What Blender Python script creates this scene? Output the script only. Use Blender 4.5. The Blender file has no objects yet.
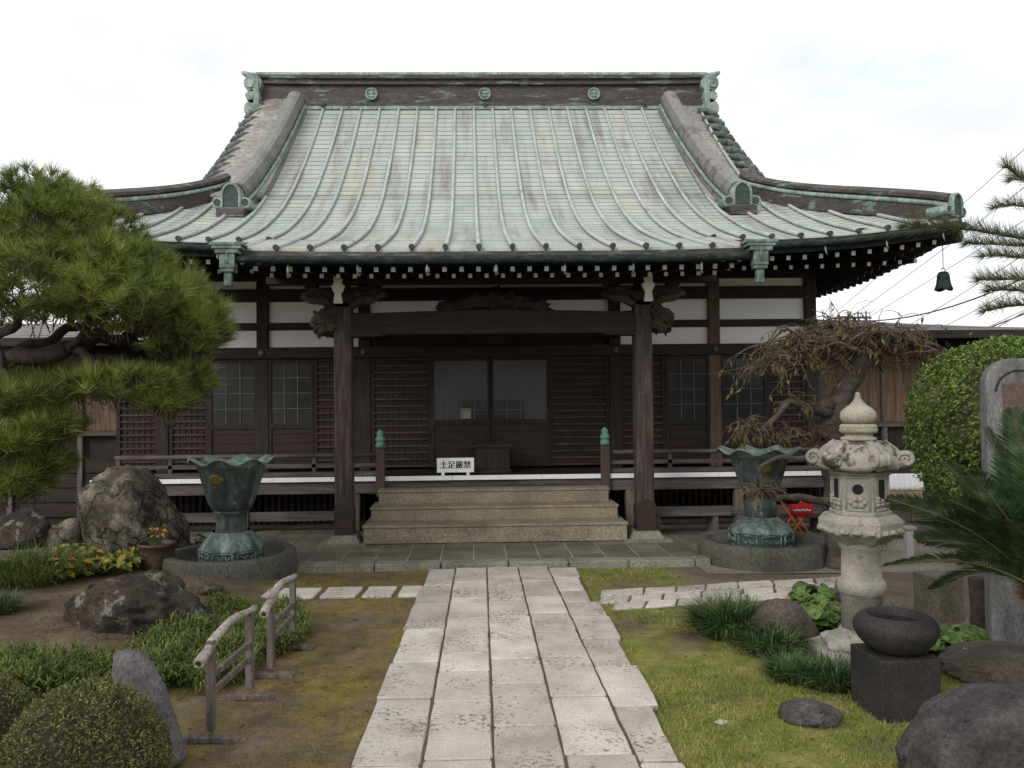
import bpy, math, random
import numpy as np
from mathutils import Vector, Matrix, noise

scene = bpy.context.scene
COL = scene.collection
rad = math.radians

# ------------------------------------------------------------------ camera
FPX = 800.0
CAM = Vector((0, 0, 1.65))
YAW, PITCH, ROLL = rad(1.46), rad(1.22), rad(0.6)
SHX = 0.01914
cd = bpy.data.cameras.new('camera')
cd.sensor_width = 36.0
cd.lens = FPX * 36.0 / 1024.0
cd.shift_x = SHX
cd.clip_start = 0.05
cd.clip_end = 2000
cam = bpy.data.objects.new('camera', cd)
COL.objects.link(cam)
fw = Vector((math.sin(YAW) * math.cos(PITCH), math.cos(YAW) * math.cos(PITCH), math.sin(PITCH)))
rt0 = fw.cross(Vector((0, 0, 1))).normalized()
up0 = rt0.cross(fw).normalized()
RT = rt0 * math.cos(ROLL) - up0 * math.sin(ROLL)
UP = up0 * math.cos(ROLL) + rt0 * math.sin(ROLL)
mw = Matrix((( RT.x, UP.x, -fw.x, CAM.x), (RT.y, UP.y, -fw.y, CAM.y), (RT.z, UP.z, -fw.z, CAM.z), (0, 0, 0, 1)))
cam.matrix_world = mw
scene.camera = cam

# ------------------------------------------------------------------ light
scene.view_settings.view_transform = 'Standard'
scene.view_settings.look = 'None'
scene.view_settings.gamma = 1.0
scene.view_settings.exposure = 0.3
SUN_EL, SUN_AZ = rad(31), rad(218)         # azimuth clockwise from +Y: behind the viewer, a little left
world = bpy.data.worlds.new('World')
scene.world = world
world.use_nodes = True
nt = world.node_tree
for n in list(nt.nodes): nt.nodes.remove(n)
out = nt.nodes.new('ShaderNodeOutputWorld')
bg = nt.nodes.new('ShaderNodeBackground'); bg.inputs['Strength'].default_value = 0.1
sky = nt.nodes.new('ShaderNodeTexSky'); sky.sky_type = 'NISHITA'; sky.sun_disc = False
sky.sun_elevation = SUN_EL; sky.sun_rotation = SUN_AZ
tc = nt.nodes.new('ShaderNodeTexCoord')
mp = nt.nodes.new('ShaderNodeMapping'); mp.inputs['Scale'].default_value = (1, 1, 2.2)
n1 = nt.nodes.new('ShaderNodeTexNoise'); n1.inputs['Scale'].default_value = 3.2; n1.inputs['Detail'].default_value = 7; n1.inputs['Roughness'].default_value = .58
cov = nt.nodes.new('ShaderNodeValToRGB')      # thin places in the overcast
cov.color_ramp.elements[0].position = .40; cov.color_ramp.elements[0].color = (0, 0, 0, 1)
cov.color_ramp.elements[1].position = .56; cov.color_ramp.elements[1].color = (1, 1, 1, 1)
gap = nt.nodes.new('ShaderNodeVectorMath'); gap.operation = 'DOT_PRODUCT'
gd = (fw + RT * .50 + UP * .315).normalized(); gap.inputs[1].default_value = gd
gr = nt.nodes.new('ShaderNodeMapRange'); gr.inputs[1].default_value = .980; gr.inputs[2].default_value = .997; gr.inputs[3].default_value = 1; gr.inputs[4].default_value = 0
mx = nt.nodes.new('ShaderNodeMath'); mx.operation = 'MAXIMUM'
n2 = nt.nodes.new('ShaderNodeTexNoise'); n2.inputs['Scale'].default_value = 2.0; n2.inputs['Detail'].default_value = 5
cc = nt.nodes.new('ShaderNodeValToRGB')
cc.color_ramp.elements[0].position = .38; cc.color_ramp.elements[0].color = (.76, .775, .80, 1)
cc.color_ramp.elements[1].position = .55; cc.color_ramp.elements[1].color = (1.05, 1.06, 1.08, 1)
sc10 = nt.nodes.new('ShaderNodeVectorMath'); sc10.operation = 'SCALE'; sc10.inputs['Scale'].default_value = 9.8
sky2 = nt.nodes.new('ShaderNodeVectorMath'); sky2.operation = 'MULTIPLY_ADD'
sky2.inputs[1].default_value = (.55, .55, .55); sky2.inputs[2].default_value = (5.5, 5.7, 5.7)   # thin veil over the blue
mix = nt.nodes.new('ShaderNodeMix'); mix.data_type = 'RGBA'
L = nt.links.new
L(tc.outputs['Generated'], mp.inputs[0]); L(mp.outputs[0], n1.inputs['Vector']); L(mp.outputs[0], n2.inputs['Vector'])
L(n1.outputs['Fac'], cov.inputs[0]); L(tc.outputs['Generated'], gap.inputs[0]); L(gap.outputs['Value'], gr.inputs[0])
L(cov.outputs[0], mx.inputs[0]); L(gr.outputs[0], mx.inputs[1])
L(n2.outputs['Fac'], cc.inputs[0]); L(cc.outputs[0], sc10.inputs[0])
L(sky.outputs[0], sky2.inputs[0])
L(mx.outputs[0], mix.inputs['Factor']); L(sky2.outputs[0], mix.inputs['A']); L(sc10.outputs[0], mix.inputs['B'])
L(mix.outputs['Result'], bg.inputs['Color']); L(bg.outputs[0], out.inputs[0])
sl = bpy.data.lights.new('sun', 'SUN'); sl.energy = 1.5; sl.angle = rad(26); sl.color = (1, .96, .9)
so = bpy.data.objects.new('sun', sl); COL.objects.link(so)
sd = Vector((math.sin(SUN_AZ) * math.cos(SUN_EL), math.cos(SUN_AZ) * math.cos(SUN_EL), math.sin(SUN_EL)))
so.rotation_euler = sd.to_track_quat('Z', 'Y').to_euler(); so.location = (0, -5, 20)

# ------------------------------------------------------------------ pixel rays -> points on real planes
def ray(px, py):
    u = (px - 512) / FPX + SHX * 1024 / FPX
    v = -(py - 384) / FPX
    return fw + RT * u + UP * v
def P(px, py, y):
    d = ray(px, py); t = y / d.y
    return CAM + d * t
def G(px, py, z=0.0):
    d = ray(px, py); t = (z - CAM.z) / d.z
    return CAM + d * t

# ------------------------------------------------------------------ mesh helpers
ORG = {}
class MB:
    def __init__(self):
        self.v = []; self.f = []; self.sm = []; self.mi = []; self.uv = None
        self.m = 0
    def add(self, vs, fs, smooth=False):
        o = len(self.v)
        self.v.extend([tuple(p) for p in vs])
        for f in fs:
            self.f.append(tuple(i + o for i in f)); self.sm.append(smooth); self.mi.append(self.m)
        return self
    def box(self, c, s, rz=0, rx=0, ry=0):
        R = Matrix.Rotation(rz, 3, 'Z') @ Matrix.Rotation(ry, 3, 'Y') @ Matrix.Rotation(rx, 3, 'X')
        vs = []
        for z in (-.5, .5):
            for x, y in ((-.5, -.5), (.5, -.5), (.5, .5), (-.5, .5)):
                vs.append(Vector(c) + R @ Vector((x * s[0], y * s[1], z * s[2])))
        return self.add(vs, [(3, 2, 1, 0), (4, 5, 6, 7), (0, 1, 5, 4), (1, 2, 6, 5), (2, 3, 7, 6), (3, 0, 4, 7)])
    def bb(self, a, b):
        return self.box([(a[i] + b[i]) / 2 for i in range(3)], [abs(b[i] - a[i]) for i in range(3)])
    def tube(self, path, rs, n=8, smooth=True, cap=True, squash=1.0):
        path = [Vector(p) for p in path]
        if not hasattr(rs, '__len__'): rs = [rs] * len(path)
        vs = []; ref = None
        for i, p in enumerate(path):
            t = (path[min(i + 1, len(path) - 1)] - path[max(i - 1, 0)])
            t = t.normalized() if t.length > 1e-9 else Vector((0, 0, 1))
            if ref is None:
                ref = Vector((1, 0, 0)) if abs(t.x) < .9 else Vector((0, 1, 0))
            a = (ref - t * ref.dot(t)).normalized(); b = t.cross(a); ref = a
            for k in range(n):
                an = 2 * math.pi * k / n
                vs.append(p + a * (math.cos(an) * rs[i]) + b * (math.sin(an) * rs[i] * squash))
        fs = []
        for i in range(len(path) - 1):
            for k in range(n):
                fs.append((i * n + k, i * n + (k + 1) % n, (i + 1) * n + (k + 1) % n, (i + 1) * n + k))
        self.add(vs, fs, smooth)
        if cap:
            o = len(self.v) - len(vs)
            self.f.append(tuple(o + k for k in range(n))[::-1]); self.sm.append(False); self.mi.append(self.m)
            self.f.append(tuple(o + (len(path) - 1) * n + k for k in range(n))); self.sm.append(False); self.mi.append(self.m)
        return self
    def cyl(self, a, b, r, r2=None, n=12, smooth=True):
        return self.tube([a, b], [r, r if r2 is None else r2], n, smooth)
    def lathe(self, c, prof, n=24, fn=None, smooth=True, cap=True, ph=0.0):
        vs = []
        for j, (r, z) in enumerate(prof):
            for k in range(n):
                a = 2 * math.pi * k / n + ph
                rr, zz = (r, z) if fn is None else fn(r, z, a, j)
                vs.append((c[0] + rr * math.cos(a), c[1] + rr * math.sin(a), c[2] + zz))
        fs = []
        for j in range(len(prof) - 1):
            for k in range(n):
                fs.append((j * n + k, j * n + (k + 1) % n, (j + 1) * n + (k + 1) % n, (j + 1) * n + k))
        if cap:
            fs.append(tuple(range(n))[::-1]); fs.append(tuple((len(prof) - 1) * n + k for k in range(n)))
        return self.add(vs, fs, smooth)
    def prism(self, poly, fn, smooth=False):
        """poly of 2D points, fn(u, v, side 0/1) -> 3D"""
        n = len(poly)
        vs = [fn(u, v, 0) for u, v in poly] + [fn(u, v, 1) for u, v in poly]
        fs = [tuple(range(n)), tuple(range(2 * n - 1, n - 1, -1))]
        self.add(vs, fs, False)
        o = len(self.v) - 2 * n
        for k in range(n):
            self.f.append((o + k, o + n + k, o + n + (k + 1) % n, o + (k + 1) % n)); self.sm.append(smooth); self.mi.append(self.m)
        return self
    def grid(self, nx, ny, fn, smooth=True, uvf=None):
        vs = []; uvs = []
        for j in range(ny + 1):
            for i in range(nx + 1):
                vs.append(fn(i / nx, j / ny))
                if uvf: uvs.append(uvf(i / nx, j / ny))
        fs = [(j * (nx + 1) + i, j * (nx + 1) + i + 1, (j + 1) * (nx + 1) + i + 1, (j + 1) * (nx + 1) + i) for j in range(ny) for i in range(nx)]
        if uvf:
            if self.uv is None: self.uv = {}
            o = len(self.v)
            for k, u in enumerate(uvs): self.uv[o + k] = u
        return self.add(vs, fs, smooth)
    def sweep(self, path, section, rights, ups, smooth=False, scale=None):
        """section: closed list of (a, b): a along right, b along up"""
        n = len(section); vs = []
        for i, p in enumerate(path):
            s = 1 if scale is None else scale[i]
            for a, b in section:
                vs.append(Vector(p) + Vector(rights[i]) * a * s + Vector(ups[i]) * b * s)
        fs = []
        for i in range(len(path) - 1):
            for k in range(n):
                fs.append((i * n + k, i * n + (k + 1) % n, (i + 1) * n + (k + 1) % n, (i + 1) * n + k))
        fs.append(tuple(range(n))[::-1]); fs.append(tuple((len(path) - 1) * n + k for k in range(n)))
        return self.add(vs, fs, smooth)
    def arr(self, V, F, smooth=False):
        o = len(self.v)
        self.v.extend(map(tuple, np.asarray(V).tolist()))
        F = (np.asarray(F) + o).tolist()
        self.f.extend(map(tuple, F)); self.sm.extend([smooth] * len(F)); self.mi.extend([self.m] * len(F))
        return self
    def build(self, name, mat, parent=None, org=None, bevel=0, solid=0, kind=None, label=None):
        if parent is not None: L0 = ORG[parent.name]
        else: L0 = Vector(org) if org is not None else Vector((0, 0, 0))
        me = bpy.data.meshes.new(name)
        V = np.asarray(self.v, dtype=float) - np.array(L0)
        me.from_pydata(V.tolist(), [], self.f)
        me.polygons.foreach_set('use_smooth', self.sm)
        mats = mat if isinstance(mat, (list, tuple)) else [mat]
        for m_ in mats: me.materials.append(m_)
        if len(mats) > 1: me.polygons.foreach_set('material_index', self.mi)
        if self.uv:
            ul = me.uv_layers.new(name='UVMap')
            idx = np.zeros(len(me.loops), dtype=np.int32); me.loops.foreach_get('vertex_index', idx)
            arr = np.array([self.uv.get(int(i), (0, 0)) for i in idx], dtype=np.float32)
            ul.data.foreach_set('uv', arr.ravel())
        me.update()
        o = bpy.data.objects.new(name, me)
        COL.objects.link(o)
        if parent is not None: o.parent = parent
        else: o.location = L0
        ORG[o.name] = L0
        if solid:
            sm = o.modifiers.new('solid', 'SOLIDIFY'); sm.thickness = solid; sm.offset = -1
        if bevel:
            b = o.modifiers.new('bevel', 'BEVEL'); b.width = bevel; b.segments = 2; b.limit_method = 'ANGLE'; b.angle_limit = rad(40)
        if kind: o['kind'] = kind
        if label: o['label'] = label
        return o

def tag(o, label=None, cat=None, group=None, kind=None):
    if label: o['label'] = label
    if cat: o['category'] = cat
    if group: o['group'] = group
    if kind: o['kind'] = kind
    return o
def thing(name, loc, label, cat, group=None):
    o = bpy.data.objects.new(name, None); COL.objects.link(o)
    o.location = loc; o.empty_display_size = .2
    ORG[o.name] = Vector(loc)
    return tag(o, label, cat, group)
def dup(o, loc=None, label=None, rz=None, sc=None, parent=None):
    c = o.copy(); COL.objects.link(c)
    if parent is not None: c.parent = parent
    if loc is not None: c.location = loc
    if rz is not None: c.rotation_euler = (0, 0, rz)
    if sc is not None: c.scale = (sc, sc, sc)
    if label: c['label'] = label
    for ch in list(o.children): dup(ch, parent=c)
    return c

# ------------------------------------------------------------------ materials
def M(name, cols, scale=4.0, rough=.8, bump=0.0, bscale=None, stretch=(1, 1, 1), detail=6, metal=0.0, spots=None, spec=.35, transl=0, mid=None, bdist=.02, fine=0, cracks=0, isl=None, fc=(.6, 1.35)):
    """noise-mixed colours; cols = list of colours spread over a ramp; spots=(colour, scale, threshold)"""
    m = bpy.data.materials.new(name); m.use_nodes = True
    t = m.node_tree; N = t.nodes; LK = t.links.new
    b = N['Principled BSDF']
    b.inputs['Roughness'].default_value = rough; b.inputs['Metallic'].default_value = metal
    b.inputs['Specular IOR Level'].default_value = spec
    co = N.new('ShaderNodeTexCoord'); ge = N.new('ShaderNodeNewGeometry')
    ma = N.new('ShaderNodeMapping'); ma.inputs['Scale'].default_value = stretch
    LK(ge.outputs['Position'], ma.inputs[0])
    nz = N.new('ShaderNodeTexNoise'); nz.inputs['Scale'].default_value = scale; nz.inputs['Detail'].default_value = detail; nz.inputs['Roughness'].default_value = .62
    LK(ma.outputs[0], nz.inputs['Vector'])
    rp = N.new('ShaderNodeValToRGB'); e = rp.color_ramp.elements
    k = len(cols)
    lo, hi = .3, .7
    for i, c in enumerate(cols):
        pos = lo + (hi - lo) * (i / max(1, k - 1))
        if i < 2: el = e[i]; el.position = pos
        else: el = e.new(pos)
        el.color = (*c, 1)
    if k == 1: e[1].color = (*cols[0], 1)
    LK(nz.outputs['Fac'], rp.inputs[0])
    src = rp.outputs[0]
    if spots:
        sc_, ss, th = spots[:3]
        n3 = N.new('ShaderNodeTexNoise'); n3.inputs['Scale'].default_value = ss; n3.inputs['Detail'].default_value = 8; n3.inputs['Roughness'].default_value = .7
        LK(ma.outputs[0], n3.inputs['Vector'])
        r3 = N.new('ShaderNodeMapRange'); r3.inputs[1].default_value = th; r3.inputs[2].default_value = th + .06
        sp_ = n3.outputs['Fac']
        if len(spots) > 3:
            n8 = N.new('ShaderNodeTexNoise'); n8.inputs['Scale'].default_value = spots[3]; n8.inputs['Detail'].default_value = 3
            LK(ge.outputs['Position'], n8.inputs['Vector'])
            a8 = N.new('ShaderNodeMath'); a8.operation = 'MULTIPLY_ADD'; a8.inputs[1].default_value = .5; LK(n8.outputs['Fac'], a8.inputs[0])
            s8 = N.new('ShaderNodeMath'); s8.operation = 'SUBTRACT'; LK(n3.outputs['Fac'], s8.inputs[0]); s8.inputs[1].default_value = .25; LK(s8.outputs[0], a8.inputs[2])
            sp_ = a8.outputs[0]
        LK(sp_, r3.inputs[0])
        mx_ = N.new('ShaderNodeMix'); mx_.data_type = 'RGBA'; LK(r3.outputs[0], mx_.inputs['Factor']); LK(src, mx_.inputs['A']); mx_.inputs['B'].default_value = (*sc_, 1)
        src = mx_.outputs['Result']
    if fine:
        n4 = N.new('ShaderNodeTexNoise'); n4.inputs['Scale'].default_value = fine; n4.inputs['Detail'].default_value = 3
        LK(ma.outputs[0], n4.inputs['Vector'])
        r4 = N.new('ShaderNodeMapRange'); r4.inputs[1].default_value = .3; r4.inputs[2].default_value = .7; r4.inputs[3].default_value = fc[0]; r4.inputs[4].default_value = fc[1]
        LK(n4.outputs['Fac'], r4.inputs[0])
        v4 = N.new('ShaderNodeVectorMath'); v4.operation = 'SCALE'; LK(src, v4.inputs[0]); LK(r4.outputs[0], v4.inputs['Scale'])
        src = v4.outputs[0]
    if isl:
        r7 = N.new('ShaderNodeMapRange'); r7.inputs[3].default_value = isl[0]; r7.inputs[4].default_value = isl[1]
        LK(ge.outputs['Random Per Island'], r7.inputs[0])
        v7 = N.new('ShaderNodeVectorMath'); v7.operation = 'SCALE'; LK(src, v7.inputs[0]); LK(r7.outputs[0], v7.inputs['Scale']); src = v7.outputs[0]
    LK(src, b.inputs['Base Color'])
    hgt = None
    if cracks:
        dn = N.new('ShaderNodeTexNoise'); dn.inputs['Scale'].default_value = cracks * 1.3; dn.inputs['Detail'].default_value = 5
        LK(ma.outputs[0], dn.inputs['Vector'])
        dm = N.new('ShaderNodeVectorMath'); dm.operation = 'MULTIPLY_ADD'; dm.inputs[1].default_value = (1.7 / cracks,) * 3
        LK(dn.outputs['Color'], dm.inputs[0]); LK(ma.outputs[0], dm.inputs[2])
        vo = N.new('ShaderNodeTexVoronoi'); vo.feature = 'DISTANCE_TO_EDGE'; vo.inputs['Scale'].default_value = cracks
        LK(dm.outputs[0], vo.inputs['Vector'])
        cr = N.new('ShaderNodeMapRange'); cr.inputs[1].default_value = 0; cr.inputs[2].default_value = .05; LK(vo.outputs['Distance'], cr.inputs[0]); hgt = cr.outputs[0]
        c5 = N.new('ShaderNodeMapRange'); c5.inputs[1].default_value = 0; c5.inputs[2].default_value = .035; c5.inputs[3].default_value = .55; c5.inputs[4].default_value = 1
        LK(vo.outputs['Distance'], c5.inputs[0])
        v5 = N.new('ShaderNodeVectorMath'); v5.operation = 'SCALE'; LK(src, v5.inputs[0]); LK(c5.outputs[0], v5.inputs['Scale']); LK(v5.outputs[0], b.inputs['Base Color'])
    if bump:
        n2_ = N.new('ShaderNodeTexNoise'); n2_.inputs['Scale'].default_value = bscale or scale * 6; n2_.inputs['Detail'].default_value = 8; n2_.inputs['Roughness'].default_value = .65
        LK(ma.outputs[0], n2_.inputs['Vector'])
        bm = N.new('ShaderNodeBump'); bm.inputs['Strength'].default_value = bump; bm.inputs['Distance'].default_value = bdist
        LK(n2_.outputs['Fac'], bm.inputs['Height'])
        if hgt is not None:
            b6 = N.new('ShaderNodeBump'); b6.inputs['Strength'].default_value = .8; b6.inputs['Distance'].default_value = .04
            LK(hgt, b6.inputs['Height']); LK(b6.outputs[0], bm.inputs['Normal'])
        LK(bm.outputs[0], b.inputs['Normal'])
    if transl:
        tr = N.new('ShaderNodeBsdfTranslucent'); LK(src, tr.inputs[0])
        ms = N.new('ShaderNodeMixShader'); ms.inputs[0].default_value = transl
        LK(b.outputs[0], ms.inputs[1]); LK(tr.outputs[0], ms.inputs[2]); LK(ms.outputs[0], N['Material Output'].inputs[0])
    return m

WOOD = M('dark_temple_wood', [(.011, .0065, .005), (.022, .0135, .0105), (.038, .024, .019)], 3, .7, .35, 14, (6, 6, .7))
WOODH = M('dark_temple_beam', [(.011, .007, .006), (.023, .014, .011), (.036, .024, .019)], 3, .7, .35, 14, (.7, 6, 6))
WOODR = M('red_brown_slats', [(.011, .006, .0045), (.022, .012, .009), (.036, .020, .015)], 2.5, .7, .3, 14, (1, 5, 5))
WOODG = M('weathered_grey_wood', [(.055, .042, .035), (.115, .092, .078), (.19, .16, .14)], 4, .85, .4, 16, (6, 6, .6), fine=40)
WOODGH = M('weathered_grey_rail', [(.045, .035, .031), (.085, .07, .062), (.14, .12, .11)], 4, .85, .35, 16, (.6, 6, 6))
COLM = M('dark_porch_column', [(.024, .016, .013), (.052, .037, .031), (.105, .082, .070)], 4, .8, .4, 16, (6, 6, .6), fine=40)
SHOE = M('brown_copper_shoe', [(.026, .016, .013), (.045, .027, .021)], 6, .5, .1)
PLASTER = M('white_plaster', [(.80, .78, .75), (.86, .845, .82)], 1.5, .9, .05)
WHITEP = M('white_paint_edge', [(.66, .66, .66), (.82, .82, .82)], 5, .7)
RAFTEND = M('pale_rafter_end', [(.62, .59, .53), (.80, .77, .70)], 20, .8)
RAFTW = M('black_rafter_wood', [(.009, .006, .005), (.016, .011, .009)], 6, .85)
DPAT = M('dark_patina_tile', [(.035, .04, .035), (.075, .095, .082), (.15, .19, .165)], 9, .6, .1, fine=25)
VSTONE = M('violet_grey_stone', [(.06, .05, .052), (.105, .09, .092), (.16, .145, .145)], 4, .9, .5, 30, fine=60)
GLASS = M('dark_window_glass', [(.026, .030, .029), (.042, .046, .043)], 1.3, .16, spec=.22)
MUNT = M('thin_muntins', [(.085, .082, .068), (.125, .12, .10)], 4, .7)
CEDAR = M('sunlit_brown_boards', [(.08, .05, .032), (.16, .10, .064), (.23, .155, .10)], 3, .85, .3, 14, (7, 7, .6))
CONC = M('exposed_aggregate_concrete', [(.17, .14, .095), (.235, .20, .135), (.29, .252, .175)], 2.5, .9, .25, 60, fine=55)
BASIN = M('mossy_concrete', [(.04, .038, .031), (.075, .072, .060), (.11, .107, .092)], 2.2, .9, .25, 40, (1, 1, .5), spots=((.075, .085, .05), 5, .56), fine=60)
BRONZE = M('green_bronze', [(.019, .026, .024), (.046, .061, .056), (.105, .135, .122)], 5, .6, .3, 18, (1, 1, .3), metal=.15, spots=((.20, .28, .25), 11, .60), fine=35)
BRONZEP = M('pale_bronze_lip', [(.06, .085, .075), (.14, .185, .165), (.26, .33, .295)], 9, .55, .2, 30, metal=.15)
GOLD = M('worn_gilding', [(.11, .075, .02), (.20, .14, .035)], 25, .5, .2, metal=.4)
PATINA = M('verdigris_copper', [(.10, .14, .12), (.205, .275, .235), (.33, .405, .35)], 5, .6, .15, 25, metal=.1, spots=((.07, .06, .05), 4, .62), fine=30)
BATTENM = M('pale_green_batten', [(.27, .315, .30), (.36, .405, .385), (.43, .475, .455)], 2, .6, .05, 20, metal=.05, spots=((.19, .15, .135), .9, .62), fine=14, fc=(.9, 1.08))
CAPM = M('dark_green_cap', [(.018, .03, .026), (.05, .075, .065)], 14, .6)
RIDGE = M('brown_copper_ridge', [(.034, .027, .024), (.058, .045, .040), (.085, .068, .060)], 3, .55, .12, 14, (.5, 1, 3), metal=.1, spots=((.13, .18, .155), 3.4, .555), fine=20)
RIDGEP = M('greenish_brown_copper', [(.115, .112, .099), (.18, .183, .163), (.245, .258, .232)], 1.6, .5, .05, 20, metal=.1, spots=((.125, .10, .092), 1.6, .53), fine=18, fc=(.86, 1.12))
GBOX = M('dark_green_spout', [(.05, .07, .062), (.11, .15, .132), (.20, .26, .23)], 7, .6, .1, fine=25)
BRONZEL = M('streaked_bronze_foot', [(.035, .048, .043), (.11, .145, .13), (.25, .32, .29)], 8, .6, .4, 30, (1, 1, .35), metal=.1, fine=40)
GUTTER = M('dark_green_gutter', [(.010, .014, .012), (.020, .028, .025), (.045, .062, .054)], 6, .8, .2, 20, (1, 3, 3), metal=0, spec=.15, fine=14)
STONEL = M('pale_granite', [(.27, .255, .225), (.40, .38, .335), (.50, .48, .43)], 3.5, .9, .35, 50, spots=((.16, .155, .12), 6, .60), fine=110)
STONEM = M('lichen_lantern_stone', [(.16, .148, .122), (.28, .26, .222), (.36, .338, .29)], 3, .9, .5, 40, spots=((.15, .13, .11), 7, .60), fine=90, fc=(.8, 1.2))
STONEK = M('stained_lantern_roof', [(.13, .118, .097), (.26, .24, .203), (.345, .32, .275)], 4, .9, .5, 40, spots=((.055, .042, .039), 4.5, .51), fine=80, fc=(.8, 1.2))
STONEY = M('yellowish_lantern_stone', [(.16, .15, .105), (.29, .275, .20), (.38, .365, .285)], 5, .9, .4, 40, fine=80, fc=(.8, 1.15))
KERB = M('mossy_kerb_stone', [(.12, .115, .085), (.20, .195, .15), (.27, .26, .215)], 3, .9, .3, 40, fine=60)
DARKST = M('dark_cut_stone', [(.014, .012, .0115), (.024, .021, .0205), (.038, .034, .032)], 3, .75, .25, 60, fine=70)
ROCKT = M('tan_cracked_rock', [(.028, .023, .016), (.095, .079, .058), (.23, .205, .155)], 4.4, .95, .9, 12, spots=((.03, .025, .02), 6, .58), bdist=.05, fine=40, cracks=2.1)
ROCKD = M('dark_brown_rock', [(.022, .016, .012), (.044, .033, .026), (.072, .056, .046)], 3, .95, .9, 14, spots=((.19, .18, .15), 6.0, .55), bdist=.04, fine=45)
ROCKG = M('grey_boulder_rock', [(.034, .029, .028), (.068, .059, .058), (.125, .114, .110)], 4.2, .9, 1.0, 32, spots=((.022, .018, .018), 4.5, .565), bdist=.03, fine=60)
ROCKB = M('brown_smooth_rock', [(.04, .031, .024), (.068, .054, .044), (.105, .088, .074)], 3.6, .9, .7, 18, spots=((.24, .23, .21), 9, .67), bdist=.03, fine=60)
LOGM = M('grey_log_bark', [(.15, .128, .105), (.27, .235, .20), (.40, .355, .31)], 9, .9, .6, 40, fine=50)
BARK = M('pine_bark', [(.022, .015, .012), (.05, .036, .029), (.085, .066, .055)], 7, .95, 1.0, 22, (1, 1, 1), bdist=.03)
BARKG = M('grey_cherry_bark', [(.035, .027, .022), (.07, .055, .046), (.12, .10, .085)], 6, .95, .8, 26, (1, 1, 2.5), bdist=.02)
TWIG = M('dry_twigs', [(.038, .027, .018), (.085, .062, .040), (.15, .115, .078)], 8, .9)
NEEDLE = M('pine_needles', [(.080, .118, .022), (.148, .192, .039), (.25, .28, .066)], 2.2, .6, transl=.25, isl=(.5, 1.55), fine=9, spec=.25)
NEEDLED = M('dark_pine_needles', [(.07, .085, .035), (.12, .13, .05), (.20, .19, .08)], 3, .6, transl=.25, fine=14, spec=.25)
BUSHL = M('clipped_bush_leaves', [(.052, .063, .017), (.105, .115, .032), (.17, .162, .055)], 9, .6, transl=.15, isl=(.5, 1.6), fine=45, spec=.25)
HEDGE = M('glossy_hedge_leaves', [(.045, .088, .013), (.10, .168, .025), (.205, .265, .044)], 5, .45, transl=.2, isl=(.5, 1.5), fine=18, spec=.4)
MONDO = M('dark_mondo_blades', [(.022, .044, .011), (.044, .080, .020), (.10, .145, .042)], 8, .5, transl=.15, isl=(.45, 2.0), fine=30)
COVER = M('ground_cover_leaves', [(.045, .074, .014), (.095, .135, .025), (.175, .205, .044)], 6, .55, transl=.2, isl=(.6, 1.5), fine=25)
HOSTA = M('yellow_green_hosta', [(.06, .12, .018), (.18, .21, .03), (.44, .28, .035)], 9, .5, transl=.2, detail=3, fine=16)
HOSTAO = M('orange_hosta', [(.45, .17, .02), (.50, .27, .03)], 7, .5, transl=.2)
FARF = M('round_green_leaves', [(.035, .075, .013), (.075, .135, .024), (.12, .18, .04)], 9, .4, transl=.15, isl=(.6, 1.3), fine=20)
CYCAD = M('cycad_leaflets', [(.022, .043, .020), (.048, .086, .038), (.10, .145, .062)], 3, .35, transl=.05, isl=(.7, 1.4), fine=12, spec=.5)
CYCADR = M('cycad_midrib', [(.06, .07, .02), (.10, .10, .03)], 3, .5)
DEADL = M('dry_brown_leaves', [(.075, .046, .016), (.13, .088, .027), (.13, .145, .034)], 6, .7, transl=.25, detail=2, isl=(.55, 1.4))
WIRE = M('grey_cable', [(.42, .42, .43), (.46, .46, .47)], 3, .7)
WIRED = M('dark_cable', [(.03, .03, .03), (.05, .05, .05)], 3, .7)
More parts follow.
